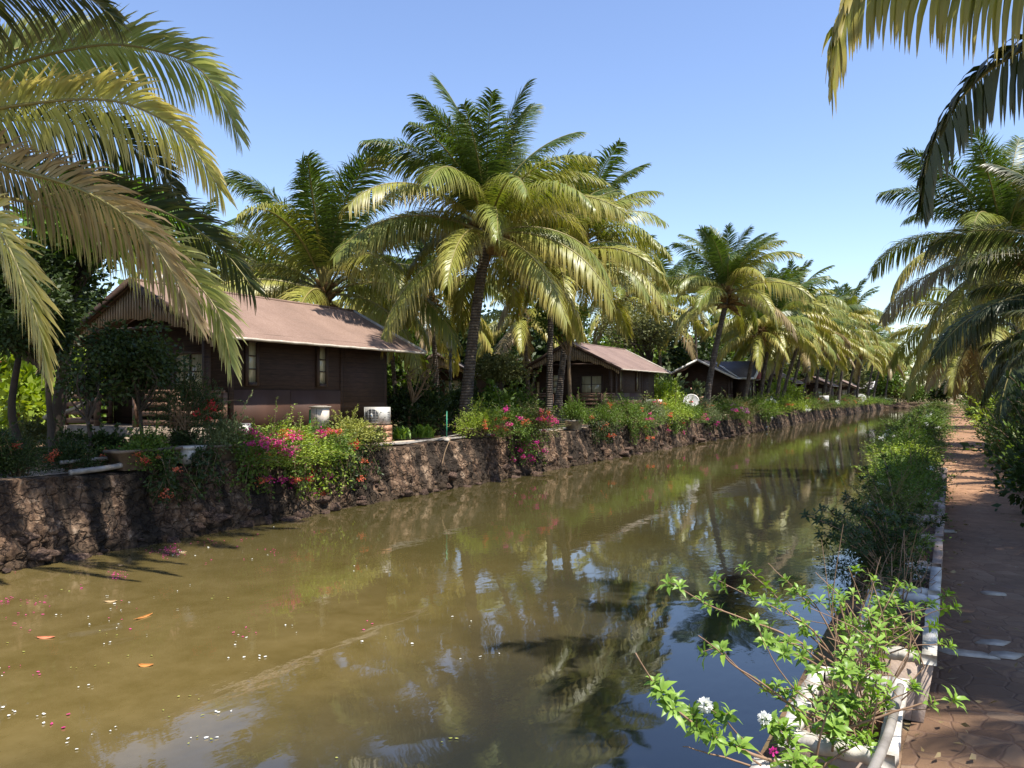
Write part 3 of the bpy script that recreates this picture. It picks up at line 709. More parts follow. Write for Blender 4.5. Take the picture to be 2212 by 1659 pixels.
    if porch:
        window(.9, y0 - .02, 1.15, 1.35, 2.65, 'y', 3, 2)
        d = MB(); d.box(-1.85, -.92, y0 - .06, y0 + .02, ZF, 2.85); do = pt('door', d, M_beam)
        g = MB()
        for c_ in (0, 1):
            for r_ in range(3): g.box(-1.68 + c_ * .32, -1.40 + c_ * .32, y0 - .075, y0 - .05, 1.75 + r_ * .34, 2.05 + r_ * .34)
        pt('door_pane', g, M_pane, do)
        g = MB(); g.tube([(-1.0, y0 - .12, 1.8), (-1.0, y0 - .12, 1.95)], .018, 6); g.box(-1.01, -.99, y0 - .12, y0 - .05, 1.86, 1.89); pt('handle', g, M_pipe, do)
        # slatted gable screen
        s_ = MB(); x = -2.86
        k = 0
        while x < 2.87:
            top = ZR - slope * abs(x) - th - .06; bot = min(top - .12, 2.72 + .78 * (1 - (x / 2.9) ** 2) + .03 * sin(k * 7.3))
            s_.box(x - .034, x + .034, .09, .115, bot, top); x += .105; k += 1
        pt('gable_screen', s_, M_slat)
        s2 = MB(); s2.bar((-2.1, .135, 3.28), (2.1, .135, 3.28), .03, .07); s2.bar((-1.2, .135, 3.72), (1.2, .135, 3.72), .03, .07); pt('screen_rail', s2, M_beam)
        fl = MB(); fl.box(-x1 - .05, x1 + .05, -.45, y0 - .03, .35, ZF - .001); pt('porch_floor', fl, M_floor)
        for sx in (1, -1):
            p_ = MB(); p_.box(sx * x1 - .07, sx * x1 + .07, .35, .49, ZF, ZE + .2); pt('post', p_, M_beam)
            def rail(ax, bx, ay, by):
                r_ = MB()
                for z in (ZF + .86,): r_.bar((ax, ay, z), (bx, by, z), .12, .06)
                for z in (ZF + .12, ZF + .33, ZF + .54, ZF + .73): r_.bar((ax, ay, z), (bx, by, z), .035, .12)
                for q in (0, 1):
                    xx, yy = (ax, bx)[q], (ay, by)[q]; r_.box(xx - .06, xx + .06, yy - .06, yy + .06, ZF + .001, ZF + .829)
                pt('railing', r_, M_rail)
            rail(sx * (x1 - .02), sx * (x1 - .02), -.36, y0 - .15)
            if full: rail(sx * (x1 - .16), sx * .75, -.37, -.37)
        st = MB(); st.box(-.7, .7, -.95, -.46, .05, .42); st.box(-.7, .7, -.70, -.461, .421, .62); pt('step', st, M_floor)
    if cross:
        # cross gable towards the canal
        yc, q, hw2 = 3.9, 4.3, 2.0; s2 = (ZR - ZE) / hw2 * .98
        cr = MB(); zr = ZR - .01
        for sg_ in (1, -1):
            # triangle-ish slope from the valley to the eave
            xe = HW - .12
            a0 = (.3, yc, zr); a1 = (q, yc, zr); b1 = (q - .25, yc + sg_ * hw2, ZE + .02); b0 = (xe - .1, yc + sg_ * hw2, ZE + .02)
            top = np.array([a0, a1, b1, b0]); bt = top - np.array([0, 0, .07])
            fs_ = [(0, 1, 2, 3), (7, 6, 5, 4), (0, 4, 5, 1), (1, 5, 6, 2), (2, 6, 7, 3), (3, 7, 4, 0)]
            cr.add(np.concatenate([top, bt]), [f[::-1] for f in fs_] if sg_ > 0 else fs_)
        pt('cross_roof', cr, roof, roof_o)
        t2 = MB()
        for sg_ in (1, -1):
            t2.bar((q + .03, yc, zr - .01), (q - .22, yc + sg_ * hw2, ZE), .12, .20)
            t2.bar((.3, yc + sg_ * .02, zr + .02), (HW - .2, yc + sg_ * (hw2 - .02), ZE + .06), .20, .05)
            t2.bar((q - .25, yc + sg_ * (hw2 + .02), ZE + .0), (HW - .2, yc + sg_ * (hw2 + .02), ZE + .0), .08, .16)
        for sx in (1, -1): t2.bar((sx * .01, -.06, ZR - .01), (sx * (HW + .02), -.06, ZE - .01), .08, .15)
        t2.tube([(HW + .02, y, ZE - .03) for y in np.linspace(0, 2.0, 12)], .05, 6); pt('roof_trim', t2, M_white2, roof_o)
        gb = MB(); gb.add([(q - .28, yc - hw2 + .35, ZE - .02), (q - .28, yc + hw2 - .35, ZE - .02), (q - .28, yc, zr - .26), (q - .36, yc - hw2 + .35, ZE - .02), (q - .36, yc + hw2 - .35, ZE - .02), (q - .36, yc, zr - .26)],
                          [(0, 1, 2), (5, 4, 3), (0, 3, 4, 1), (1, 4, 5, 2), (2, 5, 3, 0)])
        pt('cross_gable', gb, M_redgable)
        bw = MB(); bw.box(x1 + .002, q - .9, yc - hw2 + .55, yc + hw2 - .55, .2, ZE - .03); pt('side_room', bw, M_wood)
        window(q - .88, yc - .6, .5, 1.5, 2.6, 'x'); window(q - .88, yc + .6, .5, 1.5, 2.6, 'x')
    return R
cabin('nearest dark timber cabin with a big red brown roof behind the flowering bushes', (-6.84, 18.07))
cabin('second cabin with slatted porch gable seen behind the slim leaning trunks', (5.6, 40.5), M_roof2)
cabin('dark cabin with grey roof, white roof edges and a red cross gable', (17.4, 61.5), M_roofg, cross=True, trimw=False, porch=False)
cabin('brown roofed cabin just past the grey roofed one', (29.5, 83.0), M_roof2, full=False)
cabin('brown roofed cabin between the fourth and sixth from the viewer', (45.5, 112.0), M_roof2, full=False)
cabin('small brown roofed cabin next to the farthest grey roof', (60.5, 138.0), M_roof2, full=False)
cabin('farthest cabin with grey roof and white roof edge near the canal end', (69.5, 155.0), M_roofg, cross=True, trimw=False, full=False, porch=False)
cabin('grey roofed cabin half hidden behind the lamp post and shrubs', (-2.6, 52.0), M_roofg, full=False, rz=CANAL_YAW + .25)
cabin('grey roofed cabin glimpsed left of the second cabin behind small trees', (3.2, 58.5), M_roofg, full=False)
# ================================================================== PALMS
def ground_z(o): return .3 if o < -14.5 else .2
# big palm in the middle
palm('tall full coconut palm in the middle, its crown highest above the canal', P(1003, 936, 27), P(1053, 505, 27), 44, 5.5, 11, 0, r0=.27, dry=.1, bot=6)
palm('coconut palm rising behind the red brown roof of the nearest cabin', P(716, 905, 29.6), P(702, 635, 29.5), 28, 6.1, 23, 0, r0=.22, top=0, bot=5, dry=.2)
palm('coconut palm with slim straight trunk in front of the second cabin', P(1186, 925, 33), P(1192, 575, 33), 36, 5.2, 35, 1, r0=.18, bot=5, dry=.2)
palm('coconut palm behind the tall middle palm, crown leaning towards the canal', P(1205, 895, 38), P(1258, 530, 38), 40, 5.3, 48, 1, r0=.2, bot=6, dry=.3)
palm('coconut palm with dark leaning trunk before the grey roofed cabin', P(1524, 896, 50), P(1572, 640, 50), 36, 5.4, 57, 1, r0=.27, dry=.8, bot=5)
# row along the far canal bank
row = [(1672, 690, 63, 5.4), (1712, 672, 72, 5.4), (1745, 712, 82, 5.2), (1783, 700, 90, 5.2), (1838, 690, 98, 5.4), (1818, 735, 106, 5.2), (1868, 738, 118, 5.2), (1893, 758, 130, 5), (1908, 768, 144, 5), (1925, 782, 160, 5), (1690, 728, 67, 4.8), (1727, 738, 77, 4.8), (1800, 752, 94, 5), (1852, 765, 112, 5), (1765, 742, 86, 5), (1640, 715, 60, 4.8)]
rl = ['palm right of the grey roof, crown overlapping the dark leaning palm', 'palm with tall upright tip beyond the grey roofed cabin', 'palm with low drooping yellow fronds beside the fourth cabin',
      'palm leaning out over the wall past the fourth cabin', 'tallest of the far palms, its dark tip standing clear in the sky', 'palm under the tallest far palm by the fifth cabin',
      'far palm between the fifth and sixth cabins', 'far palm in front of the sixth cabin', 'small far palm just before the last grey roof', 'farthest palm on the cabin side, at the canal end', 'lower palm filling the gap right of the grey roof', 'lower palm behind the bright green bush and the fourth cabin', 'low palm under the tallest far palm, nearer the wall', 'low far palm over the sixth cabin', 'drooping palm between the fourth and fifth cabins', 'low palm just behind the red gable']
for i, (x, y, D, L) in enumerate(row):
    c = P(x, y, D); bx = wall_pt(x - 14 - (i % 3) * 8, LW - 1.3 - (i % 3) * .6)
    b = np.array([c[0] - 1.0 - .3 * (i % 3), c[1] + .6, .25])
    palm(rl[i], b, c, 30, L, 70 + i, 2, 'palms along the cabin bank', .23, dry=.5, stalks=i < 5, bot=6)
back = [(1420, 655, 62, 5), (1345, 640, 58, 5), (930, 640, 44, 5), (1130, 680, 52, 5), (840, 690, 47, 5), (585, 640, 36, 4.2), (420, 580, 42, 4.2), (1500, 650, 80, 5), (1620, 680, 95, 5)]
bl = ['palm behind the second cabin roof, seen over its ridge', 'palm rising behind the second cabin and the middle palm', 'palm in the dim garden behind the lamp post', 'low palm in the shade beneath the tall middle palm',
      'palm behind the gable end of the nearest cabin', 'palm behind the front part of the nearest roof', 'palm glimpsed between the big hanging fronds and the nearest cabin', 'back row palm left of the dark leaning palm', 'back row palm above the grey roofed cabin']
for i, (x, y, D, L) in enumerate(back):
    c = P(x, y, D); palm(bl[i], np.array([c[0] + .4, c[1] + .3, .3]), c, 26, L, 120 + i, 2, 'palms behind the cabins', .19, stalks=False)
# near left palm: trunk beyond the picture edge, its fronds hang into it
LP = palm('big coconut palm whose long fronds hang in at the upper left', np.array([-10.9, 12.9, .25]), np.array([-10.3, 12.7, 5.9]), 14, 5.4, 5, 0, az=(95, 250), r0=.22, bot=5, dry=.1)
def H(D, *xy): return [P(x, y, D + dd) for x, y, dd in xy]
hero_frond(LP, H(12.7, (-260, 300, 0), (-80, 190, -.1), (60, 130, -.3), (249, 96, -.6), (409, 136, -1.0), (475, 205, -1.2), (512, 285, -1.3)), 1, 'pale', 163, 1.19, 0.045, 0.53, side0=(0, -.42, .9), asym=True, start=.2, bunch=.05, lift=.25)
hero_frond(LP, H(12.4, (-260, 330, 0), (-60, 250, -.2), (90, 221, -.5), (230, 216, -.9), (330, 247, -1.2), (410, 312, -1.5), (478, 412, -1.6)), 2, 'sand', 157, 1.19, 0.046, 0.62, side0=(0, -.42, .9), asym=True, start=.15, bunch=.05)
hero_frond(LP, H(11.9, (-260, 350, 0), (-60, 340, -.3), (60, 372, -.5), (180, 412, -.8), (290, 482, -1.0), (370, 585, -1.2), (420, 690, -1.3)), 3, 'dry', 136, 1.19, 0.042, 0.62, side0=(0, -.42, .9), asym=True, start=.12, bunch=.1)
hero_frond(LP, H(12.4, (-260, 320, .2), (60, 378, .2), (230, 420, 0), (380, 470, -.3), (480, 540, -.6), (548, 625, -.8)), 4, 'dark', 142, 1.19, 0.039, 0.51, side0=(0, -.42, .9), asym=True, start=.2)
hero_frond(LP, H(12.2, (-200, 390, .1), (120, 450, -.1), (300, 520, -.5), (400, 590, -.8), (470, 672, -1.0), (499, 785, -1.1)), 5, 'pale', 142, 1.12, 0.042, 0.47, side0=(0, -.42, .9), asym=True, start=.3)
hero_frond(LP, H(10.9, (-230, 400, .8), (-60, 440, .4), (10, 520, .0), (55, 620, -.2), (88, 725, -.3), (96, 800, -.3)), 6, 'sand', 130, 1.15, 0.046, 0.35, side0=(0, -.42, .9), asym=True, start=.2)
hero_frond(LP, H(11.4, (-260, 300, 0), (-130, 60, -.2), (-20, -20, -.4), (110, -28, -.7), (200, 0, -.9), (250, 45, -1.0)), 7, 'dark', 130, 1.08, 0.035, 0.39, side0=(0, -.42, .9), asym=True, start=.25)
hero_frond(LP, H(14.0, (-260, 290, 0), (-60, 150, .2), (80, 92, .5), (190, 80, .8), (290, 110, 1.0)), 8, 'pale', 130, 1.15, 0.039, 0.31, side0=(0, -.42, .9), asym=True, start=.25)
hero_frond(LP, H(13.4, (-260, 340, 0), (-60, 270, .1), (120, 262, .2), (260, 300, .3), (350, 370, .3), (388, 440, .2)), 9, 'dark', 130, 1.08, 0.039, 0.42, side0=(0, -.42, .9), asym=True, start=.25)
for k_, q_ in enumerate((((-260, 270, 0), (-60, -40, -.2), (120, -150, -.4), (300, -200, -.6), (470, -190, -.8)), ((-260, 270, .3), (-80, -80, .4), (60, -200, .5), (220, -260, .6), (400, -260, .7)), ((-260, 280, -.3), (-120, -40, -.9), (20, -170, -1.4), (160, -230, -1.8), (300, -220, -2.1)))):
    hero_frond(LP, H(12.2, *q_), 40 + k_, 'olive', 134, 1.1, 0.053, .7, start=.15, roll=.2)  # unseen fronds over the top edge, added to shade the left wall
palm('added unseen palm leaning far over the water to shade the left bank', np.array([-11.8, 11.0, .2]), np.array([-2.6, 12.1, 11.0]), 40, 3.6, 61, 1, curve=2.6, r0=.2, top=1, bot=3)  # palm added out of view for its shade; trunk bent to stay hidden
# near right palm, overhead, trunk beyond the picture edge
RP = palm('near coconut palm whose dark fronds hang in at the upper right', np.array([9.6, 7.8, 0]), np.array([9.0, 8.0, 7.3]), 18, 5.4, 9, 0, az=(-150, 75), r0=.2, bot=4, dry=.1)
hero_frond(RP, H(8.0, (3000, -300, 0), (2500, -120, -.5), (2150, -62, -.9), (1930, -55, -1.2), (1850, -20, -1.4), (1806, 60, -1.5), (1792, 170, -1.6)), 21, 'gold', 190, .95, .055, 1.5, side0=(0, -.42, .9), asym=True, start=.15, bunch=.12)
hero_frond(RP, H(8.0, (2950, -240, 0), (2520, -70, 0), (2260, 78, 0), (2120, 165, 0), (2040, 265, 0), (2000, 355, 0), (1990, 450, 0)), 22, 'dark', 165, .78, .05, 1.2, side0=(0, -.42, .9), asym=True, start=.15, bunch=.14)
# right side palms
palm('large coconut palm with green crown leaning in from beside the path', np.array([16.9, 24.5, 0]), P(2172, 552, 24.5), 34, 4.5, 31, 0, r0=.22, dry=.3, bot=6)
palm('second palm behind the large path side palm, yellow fronds low', Fr(46, 2.8), P(2135, 700, 38), 26, 5.2, 33, 1, r0=.2, dry=.9)
palm('coconut palm farther down the path side, past the fallen frond', Fr(68, 2.5), P(2090, 735, 58), 30, 5.2, 37, 2, r0=.2, stalks=False)
palm('small looking palm near the far end of the path', Fr(100, 2.6), P(2082, 770, 85), 20, 5.2, 39, 2, r0=.2, stalks=False)
palm('distant palm where the path reaches the canal end', Fr(150, 3.5), P(2070, 795, 125), 20, 5.2, 41, 2, r0=.2, stalks=False)
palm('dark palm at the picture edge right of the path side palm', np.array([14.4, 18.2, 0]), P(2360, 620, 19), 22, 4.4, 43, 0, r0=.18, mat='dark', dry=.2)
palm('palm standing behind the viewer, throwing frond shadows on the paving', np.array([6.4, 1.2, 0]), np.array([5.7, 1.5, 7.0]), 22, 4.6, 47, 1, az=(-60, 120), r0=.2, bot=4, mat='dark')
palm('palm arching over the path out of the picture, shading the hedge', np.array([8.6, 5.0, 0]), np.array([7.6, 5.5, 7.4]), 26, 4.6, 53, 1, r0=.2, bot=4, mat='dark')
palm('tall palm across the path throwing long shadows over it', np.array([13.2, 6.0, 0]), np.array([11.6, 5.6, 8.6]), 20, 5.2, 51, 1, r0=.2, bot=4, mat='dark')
for i, (x, y, D, L, lab) in enumerate([(2150, 770, 17, 2.0, 'areca palm clump with dark arching fronds beside the path'), (2230, 790, 14.5, 2.0, 'dark areca palm clump at the right picture edge'),
                                       (2085, 790, 26, 2.3, 'areca palm clump below the large path side palm'), (2175, 700, 20, 2.5, 'taller areca palm between the large palm and the areca clump')]):
    c = P(x, y, D); s_, o_ = so(c); o_ = max(o_, 2.5); c2 = Fr(s_, o_, c[2])
    palm(lab, Fr(s_ + .3, o_ + .3, 0), c2, 16, L, 200 + i, 1, 'areca palms beside the path', .09, mat='dark', bot=6, name='areca_palm', heart=False)
for i, (s_, o_, z) in enumerate([(204, -11, 6.0), (210, -6, 6.8), (206, -1, 5.6), (214, 5, 6.4), (212, -17, 6.2)]):
    palm('palm in the clump standing beyond the end of the canal', Fr(s_, o_, .1), Fr(s_, o_, z), 20, 5, 230 + i, 2, 'palms beyond the canal end', .2, stalks=False)

# ================================================================== TREES AND GARDEN PLANTS
tree('broadleaf tree with glossy bright green leaves behind the hanging fronds', (-10.1, 17.3, .3), (-8.9, 17.3, 5.75), (1.7, 1.3, .85), 3, 'big', 3400, .27, 16, .16)
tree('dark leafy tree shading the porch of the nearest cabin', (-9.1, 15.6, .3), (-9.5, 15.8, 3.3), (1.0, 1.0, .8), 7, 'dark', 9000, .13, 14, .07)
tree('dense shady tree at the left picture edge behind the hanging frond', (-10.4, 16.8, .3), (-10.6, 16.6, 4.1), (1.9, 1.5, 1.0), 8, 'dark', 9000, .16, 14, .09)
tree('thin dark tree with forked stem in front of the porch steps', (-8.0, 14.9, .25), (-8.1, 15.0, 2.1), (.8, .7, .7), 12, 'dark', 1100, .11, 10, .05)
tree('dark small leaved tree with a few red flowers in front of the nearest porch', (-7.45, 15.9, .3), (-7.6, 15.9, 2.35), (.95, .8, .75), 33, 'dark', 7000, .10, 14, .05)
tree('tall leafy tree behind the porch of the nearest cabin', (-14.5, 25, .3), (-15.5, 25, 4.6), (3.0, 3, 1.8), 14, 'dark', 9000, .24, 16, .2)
tree('bare branched frangipani beside the air conditioner', P(884, 930, 26.5), P(905, 800, 26.5), (1.2, .9, .8), 16, 'green', 0, .1, 9, .07, name='bare_tree', bark=M_twig)
tree('small leafy tree with red tips beside the lamp post', P(1085, 890, 31), P(1085, 785, 31), (1.1, 1.0, .8), 18, 'olive', 4200, .14, 14, .06)
tree('slim pale trunked tree in front of the second cabin door', P(1236, 915, 35), P(1215, 690, 35), (1.3, 1.1, .6), 19, 'green', 2400, .19, 12, .10, bark=M_twig)
tree('shrubby tree behind the second cabin with thin pale branches', (9.5, 52, .3), P(1385, 690, 52), (3.0, 2.6, 2.1), 20, 'olive', 7000, .2, 18, .13, bare=.2)
tree('rounded green tree far behind the nearest cabin, over its roof', (-13.2, 44, .3), P(590, 605, 44), (3.4, 3, 1.6), 22, 'grey', 7000, .24, 16, .2)
for i, (x, D, h, r, m) in enumerate([(60, 38, 4.5, 4, 'dark'), (250, 42, 5, 4, 'green'), (480, 46, 4.6, 4, 'olive'), (760, 60, 5, 5, 'dark'), (900, 66, 4.6, 5, 'green'), (1020, 70, 5.4, 5, 'olive'), (1140, 74, 5.4, 5, 'dark'), (1260, 80, 5.6, 5, 'green'), (1400, 88, 6, 5.5, 'dark'), (1480, 100, 6, 6, 'olive'), (1600, 118, 6, 6, 'green'), (1700, 130, 6.5, 6, 'dark'), (1790, 150, 6.5, 7, 'olive'), (1330, 76, 7.5, 4.5, 'green'), (1440, 84, 8, 5, 'dark'), (1530, 92, 8, 5, 'green'), (1570, 105, 9, 6, 'dark'), (1650, 112, 9, 6, 'olive'), (1730, 128, 10, 7, 'dark'), (1840, 165, 11, 8, 'dark'), (1890, 180, 10, 8, 'green'), (1080, 62, 6.5, 4.5, 'dark'), (960, 58, 6, 4.5, 'dark'), (840, 54, 6, 4, 'green'), (660, 50, 5.5, 4, 'dark'), (1200, 66, 7, 4.5, 'dark')]):
    p = P(x, HY, D); p[2] = .3
    tree('broad dark green tree in the wood behind the cabins', p, p + np.array([0, 0, h * .72]), (r, r * .9, h * .55), 300 + i, m, 5200, .42 + D * .0022, 16, .22, group='trees in the wood behind the cabins')
for i, (s_, o_, h, r, m) in enumerate([(200, -14, 5, 5, 'olive'), (203, -8, 4.4, 4, 'green'), (207, -2, 5, 5, 'dark'), (204, 4, 4.6, 4, 'olive'), (150, 9, 7, 5, 'dark'), (110, 9, 7, 5, 'green'), (75, 8, 6.5, 4.5, 'dark'), (48, 8, 6, 4, 'dark'), (34, 7.5, 5.5, 3.5, 'dark'), (24, 6.8, 5, 3, 'dark')]):
    p = Fr(s_, o_, .1)
    lab = 'leafy tree in the clump beyond the canal end' if i < 4 else ['tree with dense crown behind the farthest path side palms', 'green tree behind the small looking path side palm', 'dark tree behind the path side palms, halfway along', 'dark tree behind the large path side palm', 'dark tree behind the areca palms', 'dark tree at the right picture edge beside the path'][i - 4]
    tree(lab, p, p + np.array([0, 0, h * .6]), (r, r, h * .5), 340 + i, m, 6500, .26 + .001 * s_, 14, .2, group='trees beyond the canal end' if i < 4 else 'trees beside the path')

GB = 'bushes along the canal wall'
def wb(x, dz, sc, kind, var, mat, label, fl=(), nf=0, din=.25, fr=.09, fz=(0, 1), seed=0, cat='bush', name='flowering_bush'):
    p = wall_pt(x, LW - din, .2 + dz)
    return bush(label, p, sc, kind, var, mat, fl, nf, seed, GB, fr, fz, face=math.atan2(-.487, .873) - .35, name=name, cat=cat)
def hang(x, o, z, ln, w_, mat, fl, nf, seed, label):
    """trailing shoots that hang over the wall"""
    rng = np.random.default_rng(seed); p = wall_pt(x, LW + o, z); root = thing('trailing_bougainvillea', label, 'climber', p, 0, GB)
    lf, tw = MB(), MB()
    for i in range(26):
        t = rng.uniform(-w_, w_); q0 = np.append(A * t - Cc * .25, 0) + np.array([0, 0, rng.uniform(.0, .25)])
        out = rng.uniform(.25, .75); l = ln * rng.uniform(.45, 1.1)
        q1 = q0 + np.append(Cc * out * .7 + A * rng.normal(0, .1), .12); q2 = q0 + np.append(Cc * out + A * rng.normal(0, .2), -l * .5); q3 = q2 + np.append(Cc * rng.normal(0, .1) + A * rng.normal(0, .15), -l * .5)
        pts = smooth_curve([q0, q1, q2, q3], 10); tw.tube(pts, np.linspace(.010, .003, 10), 4, False)
        k = 75; f = rng.random(k) * 9; c = np.stack([np.interp(f, range(10), pts[:, j]) for j in range(3)], 1) + rng.normal(0, .05, (k, 3))
        leaf_quads(lf, c, rng.normal(0, 1, (k, 3)) + np.array([0, 0, -.5]), rng.uniform(.06, .11, k), rng.uniform(.04, .06, k), rng)
        if i < nf:
            e = pts[rng.integers(5, 10)]; link('flower_cluster', flower_mesh(fl[i % len(fl)], i % 3), root, tuple(e + rng.normal(0, .05, 3)), rng.uniform(0, 6), rng.uniform(.08, .13))
    link('foliage', lf.mesh('foliage', LEAF[mat]), root); link('stems', tw.mesh('stems', M_twig), root); return root
# nearest group, in front of the first cabin
wb(545, -.05, (.85, .85, .58), 'sprawl', 0, 'green', 'bougainvillea with pink and magenta flowers in front of the cabin corner', ('pink', 'magenta', 'pink'), 26, .2, .11)
wb(610, -.1, (1.0, 1.0, .6), 'sprawl', 1, 'lime', 'large bright green bougainvillea dotted with red flowers', ('pink', 'red', 'coral'), 20, .1, .085)
wb(690, -.1, (.95, .95, .55), 'fine', 2, 'green', 'bougainvillea with scattered coral flowers below the meter box', ('coral', 'pink'), 20, .1, .085)
wb(757, .0, (.7, .7, .58), 'mid', 0, 'yellow', 'yellow variegated bush beside the meter box', ('red',), 5, .3, .08, seed=3)
wb(800, -.1, (.5, .5, .55), 'fine', 4, 'dark', 'low dark ferny bush at the foot of the yellow variegated one', (), 0, .0)
wb(482, -.02, (.55, .55, .7), 'mid', 1, 'grey', 'grey green bush in the trough at the cabin corner', (), 0, .3)
hang(575, .0, .25, 1.0, 1.1, 'green', ('magenta', 'pink', 'coral'), 12, 1, 'trailing bougainvillea hanging over the wall under the pink flowers')
hang(690, .05, .25, 1.15, 1.0, 'lime', ('magenta', 'coral', 'red'), 10, 2, 'trailing bougainvillea hanging over the wall left of the walkway')
hang(745, .05, .2, 1.0, .5, 'dark', ('coral',), 2, 9, 'dark trailing shoots at the edge of the bare walkway')
hang(395, .02, .2, .8, .6, 'dark', ('coral',), 3, 3, 'dark trailing plant on the shaded wall beside the white box')
# dark shaded left
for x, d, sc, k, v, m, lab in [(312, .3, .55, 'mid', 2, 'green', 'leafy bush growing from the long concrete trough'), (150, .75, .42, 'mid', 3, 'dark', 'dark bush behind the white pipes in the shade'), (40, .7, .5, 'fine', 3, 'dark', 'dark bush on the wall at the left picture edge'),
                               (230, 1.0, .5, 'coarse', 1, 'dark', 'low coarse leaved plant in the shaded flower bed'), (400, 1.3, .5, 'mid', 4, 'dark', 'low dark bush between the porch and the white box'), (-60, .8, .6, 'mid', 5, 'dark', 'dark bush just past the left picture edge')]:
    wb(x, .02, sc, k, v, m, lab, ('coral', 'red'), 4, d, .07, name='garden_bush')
for i, (x, y, D, sc, k, m, lab) in enumerate([(60, 900, 22, 1.5, 'coarse', 'lime', 'sunlit leafy shrub beyond the porch at the left picture edge'), (-20, 880, 26, 2.0, 'mid', 'lime', 'sunlit bush behind the hanging yellow frond'), (120, 880, 27, 1.7, 'mid', 'green', 'sunlit green bush left of the porch railing'),
        (160, 850, 30, 2.0, 'coarse', 'lime', 'bright shrub seen through the porch railing'), (40, 800, 32, 2.6, 'mid', 'green', 'tall bush with red flowers behind the hanging yellow frond'), (230, 830, 31, 2.2, 'mid', 'green', 'bush with red flowers behind the porch'),
        (65, 925, 18, .6, 'tiny', 'olive', 'low brownish plant left of the porch step'), (150, 945, 16.5, .5, 'tiny', 'dark', 'low ground plant below the porch step')]):
    p = P(x, HY, D); p[2] = .28
    bush(lab, p, sc, k, i % 3, m, ('red', 'coral'), 14 if 'red' in lab else 0, i, 'shrubs around the nearest porch', .16, (.2, .9), face=-1.6)
# vine with red flowers in front of the porch
bush('dark bougainvillea with red flowers climbing at the porch corner', (-6.75, 16.3, .9), (.6, .6, .85), 'sprawl', 3, 'dark', ('red',), 7, 2, None, .085, (.1, .9), face=-.6)
# middle group
wb(1038, .1, (.75, .75, .75), 'fine', 6, 'lime', 'light green bush in the pot at the end of the walkway', ('coral',), 4, .1, .07)
wb(1092, -.05, (.9, .9, .85), 'sprawl', 4, 'green', 'bougainvillea with coral and pink flowers right of the walkway pot', ('pink', 'coral', 'magenta'), 22, .0, .09)
wb(1150, -.05, (.95, .95, .8), 'fine', 7, 'olive', 'bougainvillea full of pink flowers above the hanging magenta sprays', ('pink', 'coral'), 24, .0, .09)
hang(1128, .08, .25, 1.15, .9, 'green', ('magenta', 'pink', 'magenta'), 20, 5, 'magenta bougainvillea spray hanging far down the stone wall')
wb(1245, .3, (.65, .65, .7), 'mid', 6, 'green', 'small bush growing in the round cement pot', ('coral',), 4, .2, .07)
wb(1300, .0, (.8, .8, .9), 'fine', 8, 'green', 'green bush left of the big orange flowered one', ('coral',), 5, .2, .08)
wb(1352, -.05, (1.2, 1.2, .95), 'sprawl', 5, 'green', 'big arching bush with orange flowers before the second cabin', ('coral', 'pink', 'pink'), 9, .2, .085)
wb(1402, -.05, (1.1, 1.1, .95), 'fine', 9, 'grey', 'bush in front of the second air conditioner', ('coral', 'pink'), 8, .1, .08)
far_w = [(1440, 1.35, 'sprawl', 'lime', ('coral', 'pink', 'red'), 'bush with pink and red flowers left of the satellite dish'), (1478, 1.25, 'fine', 'green', ('pink', 'red'), 'green bush below the satellite dish'), (1515, 1.2, 'fine', 'grey', ('coral',), 'pale green bush right of the satellite dish'),
         (1553, 1.3, 'sprawl', 'green', ('purple', 'pink'), 'bush with purple sprays under the dark leaning palm'), (1585, 1.3, 'fine', 'olive', ('purple', 'coral'), 'bush with purple and coral flowers at the grey roofed cabin'), (1618, 1.5, 'sprawl', 'green', ('coral', 'white'), 'bush with coral flowers right of the purple sprays'),
         (1645, 1.6, 'fine', 'lime', ('white',), 'light green bush with white flowers past the grey roofed cabin'), (1672, 1.7, 'fine', 'green', ('coral',), 'green bush before the fourth cabin railing'), (1700, 1.8, 'sprawl', 'lime', ('white', 'coral'), 'arching bush below the fourth cabin'),
         (1728, 1.9, 'fine', 'green', ('coral',), 'bush past the fourth cabin'), (1752, 2.0, 'sprawl', 'olive', ('red',), 'reddish bush on the far part of the wall'), (1775, 2.2, 'fine', 'green', ('white',), 'far bush with white dots below the fifth cabin'),
         (1798, 2.4, 'sprawl', 'olive', ('red', 'coral'), 'far bush with red dots past the fifth cabin'), (1820, 2.6, 'fine', 'green', ('coral',), 'far green bush before the sixth cabin'), (1840, 2.8, 'fine', 'lime', ('pink',), 'far bush left of the far white dish'), (1868, 3.2, 'sprawl', 'green', ('white',), 'far bush right of the far white dish'), (1890, 3.4, 'fine', 'dark', ('white',), 'last bush on the cabin side wall before the corner')]
for i, (x, r, k, m, fl, lab) in enumerate(far_w):
    wb(x, -.1, (r, r, min(1.1, r * .75)), k, i % 5, m, lab, fl, 5, .1, .12, seed=i)
for i, (x, ln, m, fl) in enumerate([(1300, .8, 'dark', ('coral',)), (1372, .9, 'green', ('coral',)), (1455, 1.0, 'green', ('pink', 'red')), (1530, .9, 'dark', ('magenta',)), (1605, 1.0, 'olive', ('pink',)), (1650, 1.1, 'green', ('white',))]):
    hang(x, .05, .25, ln, 1.3 + i * .12, m, fl, 4, 30 + i, ['dark shoots trailing down the wall by the cement pot', 'green shoots trailing down the wall under the orange flowered bush', 'trailing shoots with pink and red flowers left of the dish', 'trailing shoots with magenta flowers right of the dish', 'trailing shoots under the grey roofed cabin', 'trailing shoots with white flowers past the grey roofed cabin'][i])
